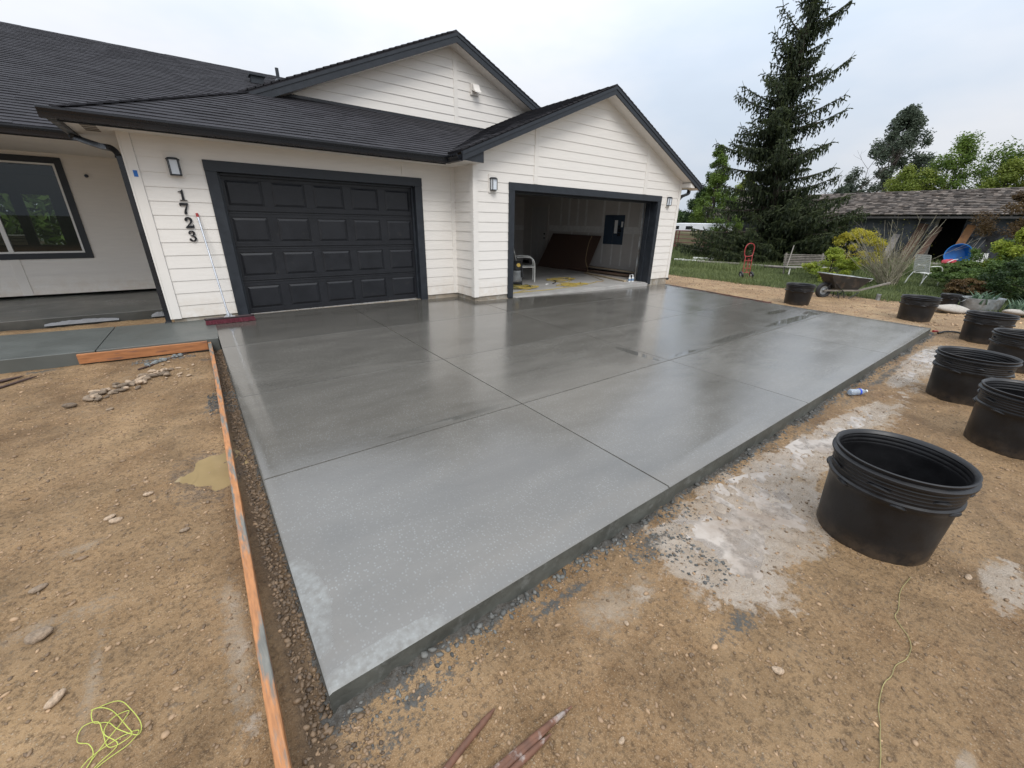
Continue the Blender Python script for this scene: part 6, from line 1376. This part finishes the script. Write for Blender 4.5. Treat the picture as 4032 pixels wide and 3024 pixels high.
# --- hand truck
HB = Vector((16.80, -.72, -.17)); t = thing('hand_truck', 'red two-wheeled hand truck standing on the grass in front of the spruce', 'hand truck', tuple(HB), ang)
for s_ in (-1, 1):
    m = MB(); m.tube([(s_*.135+.0, .02, .10), (s_*.125+.02, .10, .62), (s_*.125+.04, .16, .80)], .013, 8); child('frame_tube', m, REDP, t)
    tw = MB(); Mw = Matrix.Translation((s_*.19, -.02, .125)) @ Matrix.Rotation(R(72), 4, 'Y'); tw.lathe([(.075, -.03), (.11, -.035), (.127, -.02), (.127, .02), (.11, .035), (.075, .03)], n=20, M=Mw); wh = child('wheel', tw, BLKC, t, smooth=True)
    rm = MB(); rm.lathe([(0, -.03), (.03, -.035), (.045, -.01), (.074, -.012), (.074, .012), (.03, .03), (0, .03)], n=16, M=Mw); child('rim', rm, WHITEM, wh)
m = MB(); m.tube(bez([(-.12, .16, .78), (-.14, .19, .95), (-.10, .22, 1.12), (.0, .235, 1.21), (.13, .235, 1.20), (.20, .22, 1.10), (.19, .19, .92), (.15, .165, .80), (.0, .15, .76), (-.12, .16, .78)], 6), .016, 8); child('handle_loop', m, REDP, t, smooth=True)
for z, a in ((.35, .05), (.62, .10), (.20, .03)):
    m = MB(); m.tube([(-.13, a, z), (.14, a, z)], .011, 6); child('cross_bar', m, REDP, t)
m = MB(); m.tube([(.0, .04, .2), (.02, .12, .7)], .01, 6); m.tube([(.05, .04, .2), (.06, .12, .7)], .008, 6); child('center_bar', m, REDP, t)
m = MB(); m.box((-.15, -.20, .012), (.15, .03, .022)); child('toe_plate', m, REDP, t)
# --- bench with a pole leaning on it
t = thing('garden_bench', 'weathered slatted wooden garden bench half hidden by the lime green shrub', 'bench', (19.33, -1.06, -.17), ang)
for k in range(7):
    m = MB(); z = .40+k*.062; m.box((-.10, .02+.18*(z-.35), z), (1.55, .04+.18*(z-.35), z+.036)); child('back_slat', m, OLDW, t)
for k in range(4):
    m = MB(); m.box((-.17, -.34+k*.10, .335), (1.6, -.27+k*.10, .358)); child('seat_slat', m, mat('pale_bench_wood', (.27, .26, .22), .7, .2), t)
for x in (0.0, 1.45):
    m = MB(); m.beam((x, -.30, 0), (x+.01, -.28, .33), .04, .04); child('leg', m, WHITEM, t)
    m = MB(); m.beam((x, .02, 0), (x-.03, .12, .86), .04, .04); child('leg', m, OLDW, t)
m = MB(); m.beam(tuple(Vector((19.33, -1.06, -.17))+LAT*-.12+Vector((0, 0, .33))+Vector((-.15, -.2, 0))), tuple(Vector((19.33, -1.06, -.17))+LAT*.24+Vector((0, 0, 1.13))+Vector((.1, .15, 0))), .03, .03); o = m.build('wooden_pole', OLDW); tag(o, 'thin weathered pole leaning on the left end of the garden bench', 'pole')
# --- wheelbarrow
t = thing('wheelbarrow', 'dirty black wheelbarrow with wooden handles standing at the grass edge', 'wheelbarrow', (14.2, -3.95, -.19), math.atan2(-.56, .83))
tr_ = MB(); Mw = Matrix.Translation((0, 0, .21)) @ Matrix.Rotation(R(90), 4, 'X')
tr_.lathe([(.12, -.035), (.17, -.05), (.205, -.03), (.212, 0), (.205, .03), (.17, .05), (.12, .035)], n=26, M=Mw); wh = child('wheel', tr_, BLKC, t, smooth=True)
m = MB(); m.lathe([(0, -.04), (.03, -.045), (.05, -.015), (.119, -.02), (.119, .02), (.05, .015), (.03, .045), (0, .04)], n=20, M=Mw); child('rim', m, GALV, wh)
TRAY = mat('muddy_black_tray', (.022, .020, .018), .6, .3, 6, .3, 30, .004, col2=(.085, .062, .045), c2=(.48, .68), c2scale=5)
m = MB(); top_ = [(-.10, -.25, .66), (1.06, -.27, .55), (1.06, .27, .55), (-.10, .25, .66)]; bot = [(.20, -.15, .27), (.80, -.18, .23), (.80, .18, .23), (.20, .15, .27)]
inn = [(a*.985+.01, b*.95, c_+.004) for a, b, c_ in top_]; bin_ = [(a, b*.95, c_+.015) for a, b, c_ in bot]
m.add(top_+bot+inn+bin_, [(0, 4, 5, 1), (1, 5, 6, 2), (2, 6, 7, 3), (3, 7, 4, 0), (4, 7, 6, 5), (8, 9, 13, 12), (9, 10, 14, 13), (10, 11, 15, 14), (11, 8, 12, 15), (12, 13, 14, 15), (0, 1, 9, 8), (1, 2, 10, 9), (2, 3, 11, 10), (3, 0, 8, 11)]); child('tray', m, TRAY, t, bevel=.03)
m = MB(); m.tube(bez(top_+[top_[0]], 4)[:0] or [top_[0], top_[1], top_[2], top_[3], top_[0]], .014, 6); child('tray_rim', m, GALV, t)
for s_ in (-1, 1):
    m = MB(); m.beam((-.04, s_*.07, .21), (.85, s_*.20, .235), .035, .04); m.beam((.83, s_*.197, .237), (1.58, s_*.28, .46), .035, .04); child('handle', m, OLDW, t)
    m = MB(); m.tube([(.46, s_*.16, .18), (.50, s_*.20, -.0), (.58, s_*.21, .0), (.84, s_*.22, .19)], .012, 6); m.tube([(.3, s_*.14, .19), (.34, s_*.19, .01)], .012, 6); child('leg', m, BLKC, t)
    m = MB(); m.tube([(.0, s_*.075, .22), (.10, s_*.12, .44)], .010, 6); m.tube([(.45, s_*.17, .19), (.02, s_*.20, .50)], .008, 6); child('brace', m, BLKC, t)
# --- chair in the yard
slat_chair('patio_chair', 'white metal slatted patio chair on the lawn beside the bare shrub', (20.62, -4.96, -.17), ang+.08)
# --- short metal stub
m = MB(); m.lathe([(0, 0), (.045, 0), (.05, .17), (.038, .172), (.036, .02)], (14.97, -5.0, -.18), 14); o = m.build('metal_stub', GALV, fixn=True); tag(o, 'short galvanized pipe stub sticking up at the edge of the lawn', 'pipe')
# --- galvanized tub and small pot
t = thing('wash_tub', 'oval galvanized metal tub planted with iris behind the black pots', 'tub', (15.40, -6.82, -.17), ang)
m = MB(); V = []; prof = [(0, 0), (.92, 0), (.94, .01), (.97, .08), (.975, .085), (1.0, .20), (1.01, .21), (1.02, .27), (1.045, .275), (1.045, .295), (1.02, .295), (.99, .27), (.95, .20), (0, .20)]; n_ = 40
for r_, z_ in prof:
    for j in range(n_): a = 2*math.pi*j/n_; V.append((.44*r_*math.cos(a), .27*r_*math.sin(a), z_))
m.add(V, [(i*n_+j, i*n_+(j+1) % n_, (i+1)*n_+(j+1) % n_, (i+1)*n_+j) for i in range(len(prof)-1) for j in range(n_)]); child('shell', m, GALV, t, smooth=True)
m = MB(); m.tube(bez([(-.45, -.05, .25), (-.50, -.02, .20), (-.50, .04, .20), (-.45, .06, .25)], 4), .008, 6); child('handle', m, GALV, t)
def blades(name, label, x, y, z, n, rx, ry, h, w_, m, seed, cat='plant', group=None, spread=.5):
    r2 = np.random.default_rng(seed); mb = MB()
    for i in range(n):
        a = r2.uniform(0, 6.28); k = r2.random()**.5; bx, by = rx*k*math.cos(a), ry*k*math.sin(a); hh = h*r2.uniform(.6, 1.15); ax = r2.uniform(0, 6.28); dx, dy = math.cos(ax)*spread*hh, math.sin(ax)*spread*hh; px_, py_ = -math.sin(ax)*w_/2, math.cos(ax)*w_/2; V = []
        for q in range(5):
            f = q/4; ww = (1-.15*f if f < .6 else (1-f)/.4*.9+.02); V += [(bx+dx*f*f+px_*ww, by+dy*f*f+py_*ww, hh*(f-.25*f*f*spread*2)), (bx+dx*f*f-px_*ww, by+dy*f*f-py_*ww, hh*(f-.25*f*f*spread*2))]
        mb.add(V, [(2*q, 2*q+1, 2*q+3, 2*q+2) for q in range(4)], float(r2.random()*.95))
    o = mb.build(name, m); o.location = (x, y, z); tag(o, label, cat, group); return o
blades('iris_plant', 'clump of broad grey-green iris leaves growing in the metal tub', 15.40, -6.82, .0, 60, .38, .22, .34, .045, SILV, 1)
blades('iris_plant', 'clump of iris leaves right of the metal tub near the right edge', 15.45, -7.55, -.17, 70, .45, .35, .42, .045, SILV, 2)
blades('iris_plant', 'low clump of iris leaves cut by the right edge behind the pots', 15.0, -8.25, -.17, 50, .45, .35, .36, .045, SILV, 3)
make_pot(NP, 'smaller black nursery pot standing against the left end of the metal tub', 15.02, -6.32, .36, .15, .19, .4, group='large black nursery pots beside the driveway', seed=9)
# --- red valve and block at the right edge
t = thing('red_valve', 'small red irrigation valve handle at the right edge behind the pots', 'valve', (12.2, -7.75, -.17))
m = MB(); m.tube([(0, 0, 0), (0, 0, .34)], .03, 8); child('pipe', m, GR, t)
m = MB(); m.lathe([(.07, -.012), (.085, 0), (.07, .012)], n=16, M=Matrix.Translation((0, 0, .36)) @ Matrix.Rotation(R(70), 4, 'X')); m.beam((-.07, 0, .36), (.07, 0, .36), .02, .02); m.beam((0, 0, .30), (0, 0, .42), .02, .02); child('handle', m, REDP, t)
# --- shrubs
def shrub(name, label, x, y, h, rx, ry, m, n, leaf, seed, group='garden shrubs'): return leafy_tree(name, label, 'shrub', x, y, h, rx, ry, .12, m, n, leaf, 40, .02, group, seed, lumpf=.26)
shrub('lime_shrub', 'bright lime green leafy shrub between the bench and the wheelbarrow', 18.6, -2.75, 1.08, 1.05, .7, LIME, 9000, .07, 61)
shrub('yellow_shrub', 'golden yellow flowering shrub in front of the shed wall', 24.9, -1.75, 1.75, 1.7, 1.1, YELL, 8500, .08, 62)
shrub('green_shrub', 'dark spruce-like bush right of the big spruce in front of the shed', 27.2, .1, 2.3, .9, .8, SPR, 6500, .10, 63)
leafy_tree('bronze_maple', 'bronze-brown feathery maple at the right edge in front of the shed roof', 'tree', 23.5, -6.75, 3.15, 1.5, 1.3, 1.25, MAPL, 20000, .07, 44, .05, 'garden shrubs', 64, lumpf=.26)
shrub('lime_shrub', 'yellow-green leafy bush under the bronze maple at the right edge', 20.6, -6.75, 1.75, .8, .65, LIME, 8000, .08, 65)
for i, (x, y, h, rx, ry, mm_, lb) in enumerate(((20.3, -5.9, .85, .85, .7, MIDG, 'low dark green bush behind the patio chair on the lawn'), (19.0, -6.6, .95, 1.1, .8, MIDG, 'dark green ground bush behind the metal tub'), (18.2, -7.4, 1.25, 1.2, .9, DGRN, 'taller dark green bush behind the iris clump'), (21.0, -6.4, 1.45, 1.3, 1.0, MIDG, 'dark green bush left of the bronze maple'), (17.2, -8.2, 1.05, 1.0, .8, GOLD, 'olive green bush cut by the right edge behind the iris'), (22.4, -5.6, .75, 1.0, .8, MIDG, 'green bush in front of the blue pool table'), (17.9, -6.3, .5, .7, .5, MAPL, 'low brownish sprawling plant left of the metal tub'))):
    shrub('green_shrub', lb, x, y, h, rx, ry, mm_, 7000, .075, 70+i)
# bare multi-stem shrub
t = thing('bare_shrub', 'tall leafless many-stemmed shrub in front of the yellow shrub', 'shrub', (19.1, -4.35, -.17)); m = MB(); rr = random.Random(77)
for i in range(105):
    a = rr.uniform(0, 6.28); k = rr.random()**.5; s0 = Vector((.34*k*math.cos(a), .22*k*math.sin(a), 0)); tilt = LAT*rr.gauss(-.36, .46)+Vector((-LAT.y, LAT.x, 0))*rr.gauss(0, .25); ln = rr.uniform(.9, 2.45); d = (Vector((0, 0, 1))+tilt).normalized(); e = s0+d*ln; mid = s0+d*ln*.5+Vector((rr.gauss(0, .05), rr.gauss(0, .05), .05)); r_ = rr.uniform(.006, .012)
    m.tube([s0, mid, e], [r_, r_*.8, r_*.35], 4, cap=False)
    for q in range(rr.randint(2, 5)):
        f = rr.uniform(.35, .95); b = s0.lerp(e, f); dd = (d+Vector((rr.gauss(0, .5), rr.gauss(0, .5), rr.gauss(0, .2)))).normalized(); m.tube([b, b+dd*rr.uniform(.12, .45)], [r_*.5, r_*.25], 3, cap=False)
child('stems', m, TWIG, t)
r2 = np.random.default_rng(5); n = 260; C_ = np.stack([r2.normal(-.1, .40, n), r2.normal(0, .45, n), r2.uniform(.3, 2.1, n)], 1); quads_mesh('buds', C_, rand_unit(n, r2)*.016, np.cross(rand_unit(n, r2), rand_unit(n, r2))*.012, r2.random(n), GOLD, t)
# --- grass
def grass(name, label, n, box, h, w_, seed, m, keep=None, dens=None):
    r2 = np.random.default_rng(seed); x = r2.uniform(box[0], box[1], n); y = r2.uniform(box[2], box[3], n)
    k = np.ones(n, bool) if keep is None else keep(x, y, r2)
    x, y = x[k], y[k]; n = len(x); hh = h*r2.uniform(.4, 1.2, n)*(1+.5*fbm(x, y, .8, 2, 3)); a = r2.uniform(0, 6.28, n); ln = r2.uniform(.1, .7, n)*hh
    z = G0(x, y)-.01; b0 = np.stack([x-np.sin(a)*w_/2, y+np.cos(a)*w_/2, z], 1); b1 = np.stack([x+np.sin(a)*w_/2, y-np.cos(a)*w_/2, z], 1); m0 = np.stack([x+np.cos(a)*ln*.35, y+np.sin(a)*ln*.35, z+hh*.6], 1); tp_ = np.stack([x+np.cos(a)*ln, y+np.sin(a)*ln, z+hh], 1); dw = np.stack([-np.sin(a), np.cos(a), a*0], 1)*w_*.35
    co = np.stack([b0, b1, m0-dw, m0+dw, tp_], 1).reshape(-1, 3)
    f1 = np.array([[0, 1, 2, 3]])+(np.arange(n)*5)[:, None]; f2 = np.array([[3, 2, 4]])+(np.arange(n)*5)[:, None]
    me = bpy.data.meshes.new(name); me.vertices.add(5*n); me.vertices.foreach_set('co', co.ravel()); li = np.concatenate([f1, f2], 1).ravel().astype(np.int32)
    me.loops.add(7*n); me.loops.foreach_set('vertex_index', li); me.polygons.add(2*n); st = np.stack([np.arange(n)*7, np.arange(n)*7+4], 1).ravel().astype(np.int32); me.polygons.foreach_set('loop_start', st); me.polygons.foreach_set('loop_total', np.tile([4, 3], n).astype(np.int32)); me.update(calc_edges=True)
    at = me.attributes.new('tint', 'FLOAT', 'POINT'); at.data.foreach_set('value', np.repeat(np.clip(r2.random(n)*.7+.3*fbm(x, y, .5, 2, 8)+.15, 0, 1), 5).astype(np.float32)); me.materials.append(m)
    o = bpy.data.objects.new(name, me); COL.objects.link(o); tag(o, label, 'grass', kind='stuff')
GRS = leafmat('grass_blades', (.045, .072, .022), (.19, .22, .085))
grass('grass', 'rough spring grass behind the gravel path', 120000, (14.9, 25, -9.5, 9), .12, .016, 1, GRS, keep=lambda x, y, r: (x > 15.0+.35*fbm(x, y, 1.3, 4, 41)+.12*r.normal(0, 1, len(x))**2*.3) & (r.random(len(x)) < np.clip(1.6-(x-15)/9, .35, 1)))
grass('grass', 'taller grass and weeds around the bench and under the spruce', 42000, (18.3, 32, -4, 12), .34, .022, 2, GRS, keep=lambda x, y, r: (fbm(x, y, .45, 2, 5) > -.25) & ~((x < 21.5) & (y < 0.3)))
grass('grass', 'distant meadow grass behind the yard', 40000, (25, 60, -12, 26), .30, .05, 3, GRS)
